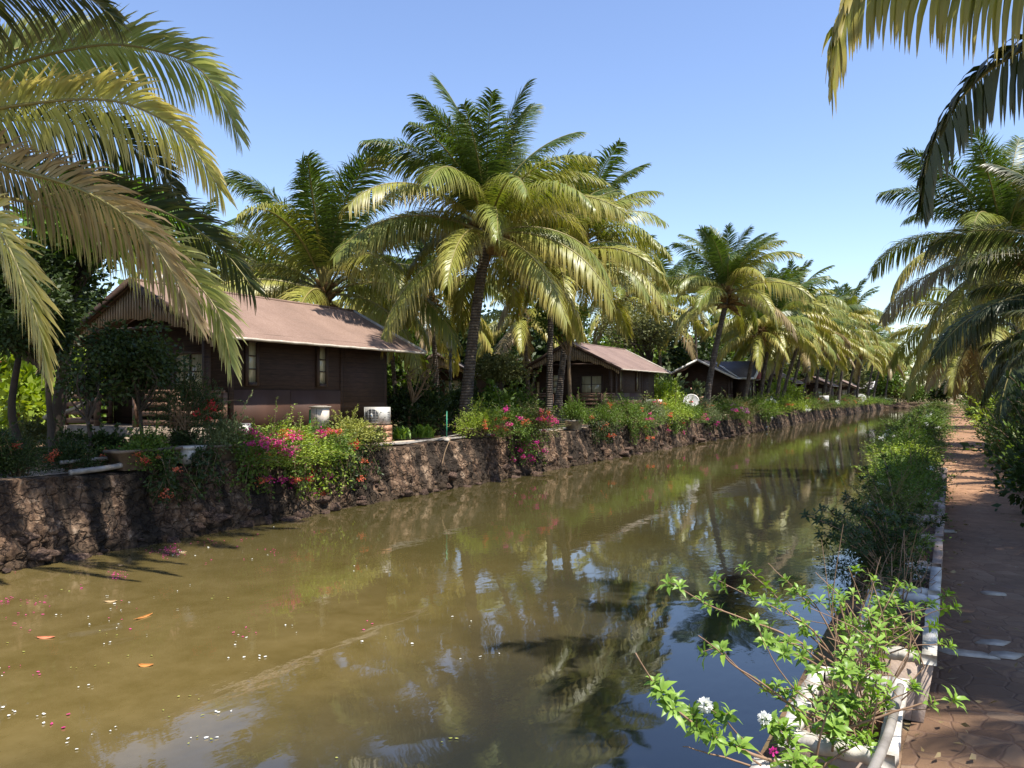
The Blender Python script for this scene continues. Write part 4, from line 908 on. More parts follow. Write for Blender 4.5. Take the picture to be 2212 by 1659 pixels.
# garden between the cabins
gl = [(930, 915, 27.5, 1.3, 'mid', 'dark', 'dark hedge bush behind the bare frangipani'), (1000, 905, 31, 1.3, 'mid', 'dark', 'dark shrub at the foot of the lamp post'), (870, 905, 28, 1.2, 'mid', 'dark', 'dark bush beside the gable end of the nearest cabin'),
      (915, 935, 25.2, .55, 'strap', 'shiny', 'strap leaved lily clump at the foot of the frangipani'), (865, 938, 24.6, .5, 'strap', 'shiny', 'strap leaved lily clump right of the air conditioner'), (1110, 890, 33, 1.2, 'mid', 'green', 'green shrub left of the second porch'),
      (1065, 905, 30, 1.1, 'coarse', 'green', 'leafy shrub behind the middle palm trunk'), (1430, 850, 49, 1.7, 'mid', 'lime', 'rounded yellow green bush right of the second cabin'), (1160, 905, 33.5, .9, 'mid', 'dark', 'dark low shrub below the second porch bench'),
      (1450, 840, 56, 2.0, 'coarse', 'grey', 'pale leaved shrub behind the rounded yellow green bush'), (505, 945, 17.6, .6, 'strap', 'olive', 'strap leaved plant beside the nearest cabin corner'), (545, 935, 18.4, .55, 'strap', 'shiny', 'strap leaved plant below the plywood panels'),
      (770, 905, 22.0, .55, 'strap', 'dark', 'tall strap leaved plant against the cabin wall'), (1690, 850, 80, 2.2, 'mid', 'lime', 'bright green bush beside the red gable')]
for i, (x, y, D, sc, k, m, lab) in enumerate(gl):
    p = P(x, HY, D); p[2] = .26; bush(lab, p, sc, k, i % 4, m, (), 0, i, 'garden shrubs between the cabins')

# ================================================================== RIGHT BANK: hedge, planters, path side
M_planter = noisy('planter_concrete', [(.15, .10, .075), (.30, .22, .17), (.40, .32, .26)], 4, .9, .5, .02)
def planter(label, s0, s1, o0, o1, seed, rim=None):
    L = s1 - s0; W = o1 - o0; R = thing('planter', label, 'planter', Fr((s0 + s1) / 2, (o0 + o1) / 2, 0.01), CANAL_YAW, 'white rimmed planters along the path')
    h, t = .35, .055; rng = random.Random(seed)
    b = MB(); tp = .045
    for sx in (-1, 1):
        b.add([(sx * (W / 2 - tp), -L / 2 + tp, 0), (sx * (W / 2 - tp), L / 2 - tp, 0), (sx * W / 2, L / 2, h - .05), (sx * W / 2, -L / 2, h - .05),
               (sx * (W / 2 - tp - t), -L / 2 + tp, 0), (sx * (W / 2 - tp - t), L / 2 - tp, 0), (sx * (W / 2 - t), L / 2, h - .05), (sx * (W / 2 - t), -L / 2, h - .05)],
              [(0, 1, 2, 3), (7, 6, 5, 4), (0, 3, 7, 4), (1, 5, 6, 2), (3, 2, 6, 7)])
    for sy in (-1, 1):
        a = W / 2 - t - .001
        b.add([(-a + tp, sy * (L / 2 - tp), 0), (a - tp, sy * (L / 2 - tp), 0), (a, sy * L / 2, h - .05), (-a, sy * L / 2, h - .05),
               (-a + tp, sy * (L / 2 - tp - t), 0), (a - tp, sy * (L / 2 - tp - t), 0), (a, sy * (L / 2 - t), h - .05), (-a, sy * (L / 2 - t), h - .05)],
              [(0, 1, 2, 3), (7, 6, 5, 4), (3, 2, 6, 7), (0, 3, 7, 4), (1, 5, 6, 2)])
    link('body', b.mesh('body', M_planter), R)
    r = MB(); z0, z1 = h - .049, h
    def edge(xa, xb, ya, yb):
        n = 14; vv = []
        lng = abs(yb - ya) > abs(xb - xa)
        ring = []
        for k in range(n + 1):
            f = k / n
            j = [rng.uniform(-.006, .006) for _ in range(3)]
            if lng: y = ya + (yb - ya) * f; ring.append([(xa + j[0], y, z0), (xb + j[1], y, z0), (xb + j[1], y, z1 + j[2]), (xa + j[0], y, z1 + j[2])])
            else: x = xa + (xb - xa) * f; ring.append([(x, ya + j[0], z0), (x, ya + j[0], z1 + j[2]), (x, yb + j[1], z1 + j[2]), (x, yb + j[1], z0)])
        V = [p for q in ring for p in q]; fs = [(k * 4 + c, k * 4 + (c + 1) % 4, k * 4 + 4 + (c + 1) % 4, k * 4 + 4 + c) for k in range(n) for c in range(4)]
        fs += [(0, 1, 2, 3), (n * 4 + 3, n * 4 + 2, n * 4 + 1, n * 4)]; r.add(V, fs)
    g = .008
    edge(-W / 2 - g, -W / 2 + t, -L / 2 - g, L / 2 + g); edge(W / 2 - t, W / 2 + g, -L / 2 - g, L / 2 + g)
    edge(-W / 2 + t + .003, W / 2 - t - .003, -L / 2 - g, -L / 2 + t); edge(-W / 2 + t + .003, W / 2 - t - .003, L / 2 - t, L / 2 + g)
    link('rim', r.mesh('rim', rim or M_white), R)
    e = MB(); e.grid([[(x, y, h - .10 + .02 * vnoise(x * 14, y * 14 + seed)) for x in np.linspace(-W / 2 + t, W / 2 - t, 8)] for y in np.linspace(-L / 2 + t, L / 2 - t, 16)], True); link('soil', e.mesh('soil', M_soil), R)
    return R
PO0, PO1 = -.505, -.125
ps = [(3.02, 3.85), (4.28, 5.55), (5.68, 6.5), (6.62, 7.8), (7.97, 9.1), (9.27, 10.4), (10.6, 11.7), (11.9, 13.0), (13.2, 14.3), (14.5, 15.6)]
pl_ = ['nearest white rimmed planter with a grey pipe lying across it', 'second planter from the viewer, its end wall facing the path bare and dark', 'third planter from the viewer, in the shade of the dark hedge', 'fourth planter, its rim toned dark for the shade beside the path', 'fifth planter under the hedge', 'sixth planter under the hedge', 'seventh planter under the hedge', 'eighth planter under the hedge', 'ninth planter under the hedge', 'tenth planter under the hedge']
for i, (a, b) in enumerate(ps):
    sh = -.05 if i == 0 else .05; planter(pl_[i], a, b, PO0 + sh, PO1 + sh, i, M_planter if i > 2 else None)  # later rims take the darker concrete: hedge shade put into their colour
planter('planter at the bottom picture edge, just its white rim showing', 1.6, 2.78, PO0 - .08, PO1 - .08, 77)
# shaded hedge of shrubs in the planters
hl_ = ['dark shrub with long thin shoots reaching over the water', 'dense dark shrub with shoots over the water, second in the hedge', 'dark shrub with yellowing top in the planter hedge', 'dark blue green shrub in the planter hedge', 'rounded dark shrub in the middle of the planter hedge', 'dark shrub before the bright grassy clump']
hs = [(6.1, .30, .30, 'dark'), (7.1, .33, .36, 'green'), (8.3, .34, .38, 'olive'), (9.6, .38, .42, 'green'), (11.2, .42, .42, 'green'), (13.0, .45, .45, 'green')]
for i, (s_, r, h, m) in enumerate(hs):
    R = bush(hl_[i], Fr(s_, -.50, .22), (r, r, h), 'fine', i, m, ('white',), 2, i, 'planter hedge along the path', .03, (.2, .8))
hf = [(15.2, .8, .55, 'lime', 'bright grassy clump in the hedge by the path'), (17.2, .9, .62, 'green', 'bright light green bush in the hedge, farther along'), (19.5, 1.0, .7, 'lime', 'green bush behind the bright grassy clump'), (22, 1.1, .8, 'green', 'leafy green bush at the bend of the hedge'), (25, 1.2, 1.0, 'green', 'green bush on the canal edge halfway down the path'),
      (29, 1.3, 1.0, 'olive', 'olive bush on the canal edge'), (34, 1.4, 1.05, 'green', 'dark green bush farther down the canal edge'), (40, 1.5, 1.1, 'green', 'bush overhanging the water far down the path'), (48, 1.6, 1.1, 'dark', 'dark bush overhanging the water near the far end'), (58, 1.8, 1.1, 'green', 'far bush on the path side of the water'), (70, 2.0, 1.1, 'green', 'far bush on the path side, third from the end'), (90, 2.2, 1.1, 'olive', 'far bush on the path side, second from the end'), (120, 2.4, 1.1, 'green', 'last bush on the path side of the water')]
for i, (s_, r, h, m, lab) in enumerate(hf):
    bush(lab, Fr(s_, -.80 - .50 * (r - .8), .0), (r * .64, r * .8, h * .58), 'fine' if i > 1 else 'mid', i + 1, m, ('white',) if i > 3 else (), 4 if i > 3 else 0, i, 'hedge on the path side of the water', .06)
# shrubs on the far side of the path
rb = [(10.4, 2.5, .9, 1.0, 'mid', 'dark', (), 'dark bush at the right picture edge beside the paving'), (12.6, 2.35, .9, 1.2, 'mid', 'dark', (), 'dark leafy bush next to the white flowering one'), (14.6, 2.2, .85, 1.25, 'fine', 'dark', (), 'dense dark bush along the path'),
      (16.8, 2.2, .9, 1.3, 'mid', 'dark', ('red',), 'dark bush with a few red flowers beside the path'), (19.2, 2.15, .95, 1.2, 'fine', 'dark', (), 'dark bush under the areca palm'), (21.6, 2.2, 1.0, 1.2, 'mid', 'green', ('red',), 'green bush with red flowers below the large palm'),
      (24.5, 2.2, 1.0, 1.1, 'fine', 'green', (), 'light green bush at the palm foot'), (28, 2.3, 1.15, 1.2, 'mid', 'green', (), 'green bush past the palm foot'), (33, 2.4, 1.2, 1.3, 'fine', 'dark', (), 'dark bush halfway down the path'), (39, 2.5, 1.35, 1.3, 'mid', 'lime', (), 'lit bush far down the path'), (47, 2.6, 1.5, 1.4, 'fine', 'green', (), 'green bush far down the path'), (58, 2.8, 1.7, 1.4, 'mid', 'dark', (), 'dark bush near the far end of the path'), (75, 3.0, 2, 1.5, 'fine', 'green', (), 'far bush where the path narrows'), (100, 3.4, 2.4, 1.6, 'mid', 'olive', (), 'far olive bush beside the end of the path')]
for i, (s_, o_, r, h, k, m, fl, lab) in enumerate(rb):
    bush(lab, Fr(s_, .98 + .72 * r + .03 * i, .0), (r, r, h), k, i, m, fl, 8 if fl else 0, i, 'bushes beside the path', .06, face=3.6)
wf = bush('bush with white blossoms at the right picture edge', Fr(15.6, 1.38, .0), (.55, .55, .8), 'coarse', 3, 'green', ('white',), 16, 8, None, .07, (.35, .8), face=3.9)
for i, (s_, o_, h, m) in enumerate([(16.0, 3.4, 3.6, 'dark'), (20.5, 3.6, 4.2, 'dark'), (13.0, 3.7, 3.2, 'dark'), (26, 3.6, 4, 'dark')]):
    p = Fr(s_, o_, 0); tree(['slender dark tree between the areca palms', 'dark tree behind the large palm trunk', 'dark tree behind the white flowering bush', 'dark tree past the large palm trunk'][i], p, p + np.array([0, 0, h * .58]), (1.5, 1.5, h * .45), 380 + i, m, 7000, .16, 14, .09)
# ================================================================== FOREGROUND SHRUBS
def Q(rx, ry, D): return P(1327.1 + .4 * rx, 1179.7 + .4 * ry, D)
def whorl(lf, p, d, rng, n=9, l=.045, w_=.017):
    d = np.asarray(d, float); d /= np.linalg.norm(d); a = np.cross(d, [.3, .2, 1.]); a /= np.linalg.norm(a); b = np.cross(d, a)
    for k in range(n):
        t = 2.4 * k + rng.uniform(-.2, .2); up = .15 + .75 * (k / n) + rng.uniform(-.1, .1)
        dr = a * cos(t) + b * sin(t) + d * up; dr /= np.linalg.norm(dr); L = l * rng.uniform(.75, 1.25) * (1.15 - .35 * k / n); wd = w_ * L / l * rng.uniform(.85, 1.2)
        s = np.cross(dr, d); s /= np.linalg.norm(s) + 1e-9; u = np.cross(s, dr); c = p - d * .012 * (n - k) / n * 2
        mid = [c, c + dr * L * .3 + u * L * .02, c + dr * L * .65 + u * L * .0, c + dr * L - u * L * .16 - np.array([0, 0, L * .08])]
        hw = [.12, .92, .8, .03]; V = []
        for q, h in zip(mid, hw): V += [q - s * wd * h * .5 + u * wd * .12 * h, q, q + s * wd * h * .5 + u * wd * .12 * h]
        fs = []
        for j in range(3): fs += [(3 * j, 3 * j + 1, 3 * j + 4, 3 * j + 3), (3 * j + 1, 3 * j + 2, 3 * j + 5, 3 * j + 4)]
        lf.add(V, fs, [(j / 3, .5) for j in range(4) for _ in (0, 1, 2)])
def shrub(label, s_, branches, rnd, seed, base_o=-.34, mat='shiny', lsc=.88, per=10, z=.26):
    rng = np.random.default_rng(seed); base = Fr(s_, base_o, z)
    R = thing('shrub', label, 'shrub', base, 0); st, lf = MB(), MB()
    for pts, r0, leafy, tipw in branches:
        pp = smooth_curve(np.array(pts) - base + rng.normal(0, .004, (len(pts), 3)), 22); pp += .004 * np.cumsum(rng.normal(0, .35, pp.shape), 0) * np.linspace(0, 1, 22)[:, None]
        st.tube(pp, np.linspace(r0, r0 * .32, 22), 6)
        n = int(leafy * per)
        for k in range(n):
            f = (.28 + .7 * (k + rng.random()) / max(1, n)); i = min(20, int(f * 21)); p = pp[i]; d = pp[min(21, i + 1)] - pp[max(0, i - 1)]
            sd = rng.normal(0, 1, 3); sd[2] += .9; sd /= np.linalg.norm(sd); tw = p + sd * rng.uniform(.015, .055)
            st.tube([p, tw], [.0018, .001], 4, False); whorl(lf, tw, sd + .5 * d / np.linalg.norm(d) + np.array([0, 0, .5]), rng, rng.integers(6, 10), .048 * lsc * rng.uniform(.8, 1.3), .018 * lsc)
        if tipw: d = pp[-1] - pp[-3]; whorl(lf, pp[-1], d / np.linalg.norm(d) + np.array([0, 0, .7]), rng, 11, .062 * lsc, .022 * lsc)
    for k in range(rnd):     # short leafy stems out of the soil
        a = rng.uniform(0, 6.28); q0 = np.append(A * rng.uniform(-.45, .45) + Cc * rng.uniform(-.11, .1), 0); ln = rng.uniform(.10, .38)
        d = np.array([cos(a) * .35, sin(a) * .35, 1.0]) + rng.normal(0, .15, 3); q2 = q0 + d * ln; q1 = (q0 + q2) / 2 + rng.normal(0, .03, 3)
        pp = smooth_curve([q0, q1, q2], 9); st.tube(pp, np.linspace(.005, .002, 9), 5, False)
        for j in range(2):
            p = pp[4 + 2 * j]; sd = rng.normal(0, 1, 3) + np.array([0, 0, 1.0])
            whorl(lf, p + sd * .012, sd, rng, 6, .045 * lsc, .018 * lsc)
        whorl(lf, pp[-1], d, rng, 9, .055 * lsc, .021 * lsc)
        for _q in (0, 1): st.tube(smooth_curve([q0, q1 + rng.normal(0, .06, 3), q2 + rng.normal(0, .12, 3)], 7), np.linspace(.004, .0015, 7), 4, False)
    link('stems', st.mesh('stems', plain('reddish_stem', (.27, .165, .095), .7)), R); link('foliage', lf.mesh('foliage', LEAF[mat]), R)
    return R
def br(D0, D1, *pts, r=.005, leafy=.5, tip=True):
    n = len(pts); return ([Q(x, y, D0 + (D1 - D0) * i / (n - 1)) for i, (x, y) in enumerate(pts)], r, leafy, tip)
s2_ = shrub('leafy shrub in the second planter, long shoots with bright leaf rosettes over the water', 4.35, [
    br(3.75, 3.5, (1215, 650), (950, 490), (700, 385), (520, 310), (310, 185), r=.007, leafy=.9),
    br(3.75, 3.7, (1210, 640), (1050, 440), (880, 350), (720, 275), (550, 180), leafy=.8),
    br(3.8, 3.9, (1225, 640), (1000, 420), (850, 240), (690, 115), leafy=.8),
    br(3.85, 4.0, (1240, 600), (1080, 330), (950, 220), (820, 100), leafy=.2, tip=False), br(3.9, 3.9, (1090, 340), (1000, 260), (965, 225), r=.004, leafy=.4),
    br(3.7, 3.5, (1190, 690), (1000, 545), (870, 520), (820, 510), leafy=.7), br(3.6, 3.4, (1180, 710), (980, 590), (930, 570), leafy=.3),
    br(4.0, 4.1, (1250, 640), (1290, 400), (1305, 250), (1310, 120), leafy=.5), br(4.0, 4.2, (1300, 640), (1380, 300), (1432, 60), leafy=.0, tip=False),
    br(4.0, 4.0, (1270, 640), (1200, 400), (1170, 260), (1165, 215), leafy=.5), br(4.1, 4.1, (1340, 640), (1450, 500), (1650, 350), (1820, 255), r=.006, leafy=.8),
    br(4.0, 3.9, (1310, 700), (1500, 480), (1700, 370), (1850, 335), leafy=.5), br(3.8, 3.7, (1340, 640), (1600, 545), (1820, 535), leafy=.3),
    br(4.0, 4.0, (1330, 650), (1420, 420), (1480, 280), (1540, 200), leafy=.7), br(3.9, 3.9, (1320, 640), (1500, 560), (1620, 450), (1740, 430), leafy=.7)], 17, 5)
s1_ = shrub('shrub in the nearest planter with white pompon flowers on shoots over the water', 3.25, [
    br(2.95, 2.75, (1150, 1000), (850, 790), (640, 655), (545, 560), (460, 490), r=.006, leafy=.25, tip=False), br(2.95, 2.8, (860, 800), (680, 670), (585, 565), r=.004, leafy=.15),
    br(2.7, 2.5, (1080, 1200), (850, 1165), (560, 1030), (330, 890), (220, 760), (130, 560), r=.007, leafy=.15, tip=False),
    br(2.55, 2.5, (330, 890), (300, 860), (310, 835), r=.003, leafy=.2), br(2.55, 2.5, (260, 800), (240, 775), (245, 765), r=.003, leafy=.2), br(2.6, 2.55, (560, 1030), (540, 990), (575, 1040), r=.003, leafy=.3), br(2.6, 2.6, (460, 970), (430, 930), (425, 920), r=.003, leafy=.3),
    br(2.6, 2.55, (800, 1180), (700, 1130), (695, 1085), r=.004, leafy=.1), br(2.7, 2.6, (900, 1240), (620, 1160), (520, 1130), (360, 1080), r=.005, leafy=.0, tip=False),
    br(2.8, 2.7, (1010, 1080), (890, 1000), (835, 950), r=.004, leafy=.2, tip=False), br(2.7, 2.6, (870, 1190), (680, 1030), (590, 930), (500, 870), r=.004, leafy=.25, tip=False),
    br(2.95, 2.9, (1180, 960), (950, 860), (880, 780), (990, 770), leafy=.6), br(3.0, 3.0, (1150, 900), (960, 760), (850, 600), (770, 440), r=.004, leafy=.0, tip=False),
    br(2.9, 2.8, (1240, 1000), (1450, 920), (1700, 850), (1835, 820), r=.006, leafy=.12), br(3.0, 3.0, (1280, 900), (1450, 830), (1560, 800), (1610, 760), leafy=.5),
    br(2.75, 2.7, (1080, 1200), (1120, 950), (1200, 780), (1230, 640), leafy=.5), br(2.75, 2.7, (1090, 1220), (1220, 1120), (1310, 1070), (1380, 1060), leafy=.6), br(2.8, 2.75, (1180, 1100), (1190, 1000), (1195, 960), leafy=.6),
    br(2.7, 2.7, (960, 1220), (930, 1050), (920, 960), leafy=.6), br(2.9, 2.9, (1250, 950), (1330, 760), (1430, 640), leafy=.6), br(2.9, 2.9, (1250, 950), (1280, 860), (1290, 840), leafy=.8), br(2.6, 2.6, (1080, 1230), (985, 1180), (970, 1175), leafy=.7)], 18, 6)
def bs(x0, y0, x1, y1, D0, D1, r=.004):
    m = P((x0 + x1) / 2 + 8, (y0 + y1) / 2 - 14, (D0 + D1) / 2); return ([P(x0, y0, D0), m, P(x1, y1, D1)], r, 1.1, True)
shrub('dark shrub in the third planter with long thin shoots over the water', 5.9, [bs(1905, 1225, 1770, 1096, 5.3, 5.2), bs(1905, 1230, 1768, 1123, 5.3, 5.1), bs(1900, 1235, 1772, 1157, 5.3, 5.0), bs(1912, 1215, 1818, 1077, 5.5, 5.6), bs(1915, 1210, 1831, 1068, 5.6, 5.7), bs(1920, 1190, 1858, 1035, 5.9, 6.1), bs(1925, 1190, 1869, 1005, 6.0, 6.6), bs(1930, 1190, 1905, 985, 6.1, 7.0), bs(1905, 1230, 1740, 1110, 5.3, 5.0), bs(1905, 1225, 1800, 1110, 5.4, 5.3),
    bs(1940, 1190, 1990, 1090, 5.6, 5.7), bs(1950, 1190, 2040, 1120, 5.6, 5.6), bs(1930, 1200, 1950, 1080, 5.6, 5.8), bs(1915, 1210, 1880, 1090, 5.6, 5.6), bs(1920, 1200, 1850, 1100, 5.6, 5.5), bs(1930, 1200, 1920, 1110, 5.6, 5.5), bs(1940, 1200, 1965, 1120, 5.5, 5.5)], 30, 15, base_o=-.34, mat='dark', lsc=.75, per=16)
def pompon(par, p, col, r, seed, n=70):
    rng = np.random.default_rng(seed); mb = MB(); v = rng.normal(size=(n, 3)); v /= np.linalg.norm(v, axis=1)[:, None]
    leaf_quads(mb, v * r * .35, v, r * .75, r * .6, rng); link('flower', mb.mesh('flower', FLOW[col]), par, tuple(p - np.array(par.location)))
pompon(s1_, Q(490, 858, 2.6), 'white', .026, 1); pompon(s1_, Q(812, 930, 2.7), 'white', .024, 2); pompon(s1_, Q(860, 1110, 2.65), 'magenta', .016, 3, 18)
rl2 = MB(); rg2 = np.random.default_rng(8)
for (xa, ya), (xb, yb), D in (((520, 880), (630, 930), 2.62), ((830, 960), (870, 1000), 2.7)):
    for k in range(15):
        f = k / 14; c = Q(xa + (xb - xa) * f, ya + (yb - ya) * f, D); a = rg2.normal(0, 1, 3); a[1] -= .6; a /= np.linalg.norm(a); u = np.cross(a, rg2.normal(0, 1, 3)); u /= np.linalg.norm(u); v2 = np.cross(a, u)
        c = c + u * .014; rl2.add([c + (u * cos(t) * .017 + v2 * sin(t) * .013) for t in np.linspace(0, 2 * pi, 9)[:-1]], [tuple(range(8))])
o_ = link('round_leaves', rl2.mesh('round_leaves', LEAF['big']), s1_, tuple(-np.array(s1_.location)))

# ================================================================== THINGS ON THE BANKS
M_acw = plain('appliance_white', (.50, .48, .43), .5); M_grille = plain('dark_grille', (.10, .10, .10), .6)
M_brick = noisy('laterite_brick', [(.24, .11, .06), (.42, .23, .14), (.52, .33, .22)], 4, .95, .6, .03)
def aircon(label, p, rz, sc=1.0, plinth=.5, badge=True):
    R = thing('air_conditioner', label, 'air conditioner', (p[0], p[1], p[2] + plinth), rz, None, sc)
    w_, d, h = .82, .32, .60; b = MB()
    b.box(-w_ / 2, w_ / 2, -d / 2, d / 2, .03, h); link('casing', b.mesh('casing', M_acw), R)
    g = MB(); g.lathe([(.0, 0), (.235, 0), (.235, .012), (0, .012)], 28)
    go = link('fan_grille', g.mesh('fan_grille', M_grille), R, (-.12, -d / 2 - .003, .31)); go.rotation_euler = (pi / 2, 0, 0)
    q = MB()
    for k in range(9): z = .08 + k * .053; q.box(-.38, .15, -d / 2 - .028, -d / 2 - .016, z, z + .008)
    for x in (-.38, -.25, -.12, .01, .14): q.box(x, x + .008, -d / 2 - .035, -d / 2 - .0285, .07, .55)
    link('grille_bars', q.mesh('grille_bars', plain('grille_grey', (.45, .44, .41), .5)), R)
    l = MB()
    for k in range(6): l.box(-w_ / 2 - .008, -w_ / 2, -.1, .1, .12 + k * .06, .14 + k * .06)
    for k in range(6): l.box(w_ / 2, w_ / 2 + .008, -.1, .1, .12 + k * .06, .14 + k * .06)
    link('side_louvre', l.mesh('side_louvre', M_grille), R)
    f = MB(); f.box(-.32, -.26, -d / 2 + .02, d / 2 - .02, 0, .03); f.box(.26, .32, -d / 2 + .02, d / 2 - .02, 0, .03); link('feet', f.mesh('feet', M_grille), R)
    if badge:
        a = MB(); a.lathe([(0, 0), (.06, 0), (.06, .008), (0, .008)], 20); ao = link('badge', a.mesh('badge', M_acw), R, (-.12, -d / 2 - .047, .31)); ao.rotation_euler = (pi / 2, 0, 0); ao.scale = (.8, 1.4, 1)
        a = MB(); a.lathe([(0, 0), (.025, 0), (.025, .006), (0, .006)], 14); bo = link('badge_mark', a.mesh('badge_mark', plain('badge_blue', (.06, .16, .30), .5)), ao, (0, 0, .009))
    return R
def plinth(label, p, w_, d, h, rz):
    mb = MB(); rng = random.Random(3)
    for r_ in range(3):
        for c_ in range(3):
            x0 = -w_ / 2 + w_ * c_ / 3; z0 = h * r_ / 3; jx = rng.uniform(-.01, .01)
            mb.box(x0 + .008, x0 + w_ / 3 - .008, -d / 2 + jx, d / 2, z0 + .006, z0 + h / 3 - .006)
    mb.box(-w_ / 2 + .02, w_ / 2 - .02, -d / 2 + .03, d / 2 - .02, .001, h - .02)
    o = link('brick_plinth', mb.mesh('brick_plinth', M_brick), None, p, rz); return tag(o, label, 'plinth')
ACZ = math.atan2(-.30, .95) * 1.0
pa = np.array([-3.98, 23.3, .22]); plinth('laterite brick plinth carrying the nearest air conditioner', pa, .78, .42, .52, -.25); aircon('white air conditioner unit on a brick plinth beside the nearest cabin', pa, -.25, .88, .52)
pa = P(1413, HY, 42.5); pa[2] = .25; aircon('white air conditioner unit at the corner of the second cabin', pa, -.35, 1.0, .55); plinth('brick plinth under the air conditioner of the second cabin', pa, .78, .42, .55, -.35)
pa = P(1780, HY, 88); pa[2] = .9; aircon('distant white air conditioner unit by the fourth cabin', pa, -.5, 1.2, 0)
# meter box
R = thing('meter_box', 'pale meter box on a green post in front of the plywood panels', 'meter box', (-4.87, 20.0, .2), -.45)
b = MB(); b.box(-.19, .19, -.13, .13, .62, 1.10); link('body', b.mesh('body', noisy('pale_box', [(.50, .42, .34), (.64, .56, .47)], 3, .7, .1, .01)), R)
b = MB(); b.box(-.225, .225, -.165, .165, 1.101, 1.135); b.box(-.15, .15, -.10, .10, 1.136, 1.15); link('lid', b.mesh('lid', M_conc), R)
b = MB(); b.box(-.25, -.192, -.12, .12, .0, 1.05); link('green_board', b.mesh('green_board', plain('green_paint', (.02, .24, .06), .5)), R)
b = MB(); b.box(-.14, .14, -.09, .09, 0, .619); link('post', b.mesh('post', M_concdark), R)
b = MB(); b.box(-.004, .004, -.138, -.131, .64, 1.08); link('door_seam', b.mesh('door_seam', M_grille), R)
# little arched marker
R = thing('marker_board', 'small white arched marker board beside the porch post of the nearest cabin', 'marker', tuple(Fr(13.85, -15.35, .5)), CANAL_YAW + .5)
b = MB(); pts = [(-.12, .0), (.12, .0), (.12, .28), (.10, .34), (.05, .38), (-.05, .38), (-.10, .34), (-.12, .28)]
b.add([(x, y, z) for y in (-.015, .015) for x, z in pts], [tuple(range(8)), tuple(range(8, 16))[::-1]] + [(k, k + 8, (k + 1) % 8 + 8, (k + 1) % 8) for k in range(8)]); link('board', b.mesh('board', M_acw), R)
b = MB(); b.box(-.17, .17, .02, .05, -.3, .42); link('backing', b.mesh('backing', M_grille), R)
# green stake with concrete foot
R = thing('marker_stake', 'thin green stake in a white concrete foot on the walkway edge', 'stake', tuple(wall_pt(965, LW - .25, .22)))
b = MB(); b.tube([(0, 0, .05), (.0, 0, .92)], .018, 8); link('stake', b.mesh('stake', plain('stake_green', (.05, .30, .16), .5)), R)
b = MB(); b.lathe([(0, 0), (.12, 0), (.10, .05), (.03, .12), (0, .12)], 14); link('foot', b.mesh('foot', M_conc), R)
# lamp post
def lamp(label, p, h=3.6):
    R = thing('lamp_post', label, 'lamp', p)
    b = MB(); b.lathe([(0, 0), (.17, 0), (.17, .12), (.12, .2), (.10, .7), (.13, .75), (.10, .82), (.085, 1.2), (.11, 1.26), (.075, 1.35), (.06, 2.3), (.09, 2.36), (.06, 2.44), (.05, h - .55), (.085, h - .48), (.05, h - .4), (.06, h - .28), (.12, h - .22), (.12, h - .18), (0, h - .18)], 16)
    link('post', b.mesh('post', plain('lamp_iron', (.10, .09, .085), .5, .5, .3), True), R)
    b = MB(); th = np.linspace(0, pi, 12); b.lathe([(.19 * sin(a), h - .19 * cos(a)) for a in th], 20); link('globe', b.mesh('globe', plain('globe_glass', (.62, .60, .55), .15), True), R)
    b = MB()
    for sg_ in (-1, 1):
        b.tube(smooth_curve([(sg_ * .05, 0, h - .65), (sg_ * .2, 0, h - .62), (sg_ * .26, 0, h - .45), (sg_ * .18, 0, h - .36), (sg_ * .12, 0, h - .44)], 14), .014, 5)
        b.tube(smooth_curve([(0, sg_ * .05, h - .65), (0, sg_ * .2, h - .62), (0, sg_ * .26, h - .45), (0, sg_ * .18, h - .36)], 12), .014, 5)
    link('scroll_bracket', b.mesh('scroll_bracket', plain('lamp_iron', (.1, .09, .085))), R); return R
pq = P(973, HY, 34); pq[2] = .3; lamp('ornate dark lamp post with round white globe between the cabins', pq, 3.5)
# satellite dishes
def dish(label, p, r, rz, tilt):
    R = thing('satellite_dish', label, 'dish', p, rz)
    g = MB(); g.lathe([(0, 0)] + [(r * f, .22 * r * f * f) for f in (.25, .5, .75, 1)] + [(r * 1.02, .235 * r), (r * .75, .10 * r), (r * .4, -.02), (0, -.03)], 30)
    o = link('reflector', g.mesh('reflector', M_acw, True), R, (0, 0, .0)); o.rotation_euler = (tilt, 0, 0)
    g = MB(); g.tube(smooth_curve([(0, -r * .98, .22 * r), (0, -r * .7, .6 * r), (0, -r * .2, .75 * r)], 8), .018, 6); g.box(-.05, .05, -r * .25, -r * .1, .70 * r, .86 * r); link('feed_arm', g.mesh('feed_arm', M_grille), o)
    g = MB()
    for a_, b_ in ((-.28, -.04), (.0, .26)): g.box(a_ * r, b_ * r, -.10 * r, .06 * r, .028 * r, .045 * r)
    link('red_mark', g.mesh('red_mark', FLOW['red']), o)
    g = MB(); g.tube([(0, .06, -.05), (0, .1, -p[2] + .2)], .03, 8); link('mast', g.mesh('mast', M_grille), R); return R
dish('white satellite dish with a red mark, above the bushes before the grey roofed cabin', tuple(P(1493, 868, 46.5)), .46, -.25, radians(62))
dish('far white satellite dish above the wall near the canal end', tuple(P(1858, 862, 122)), .85, -.4, radians(50))
dish('small white satellite dish behind the middle palm trunk', tuple(P(1072, 846, 36)), .30, .4, radians(50))
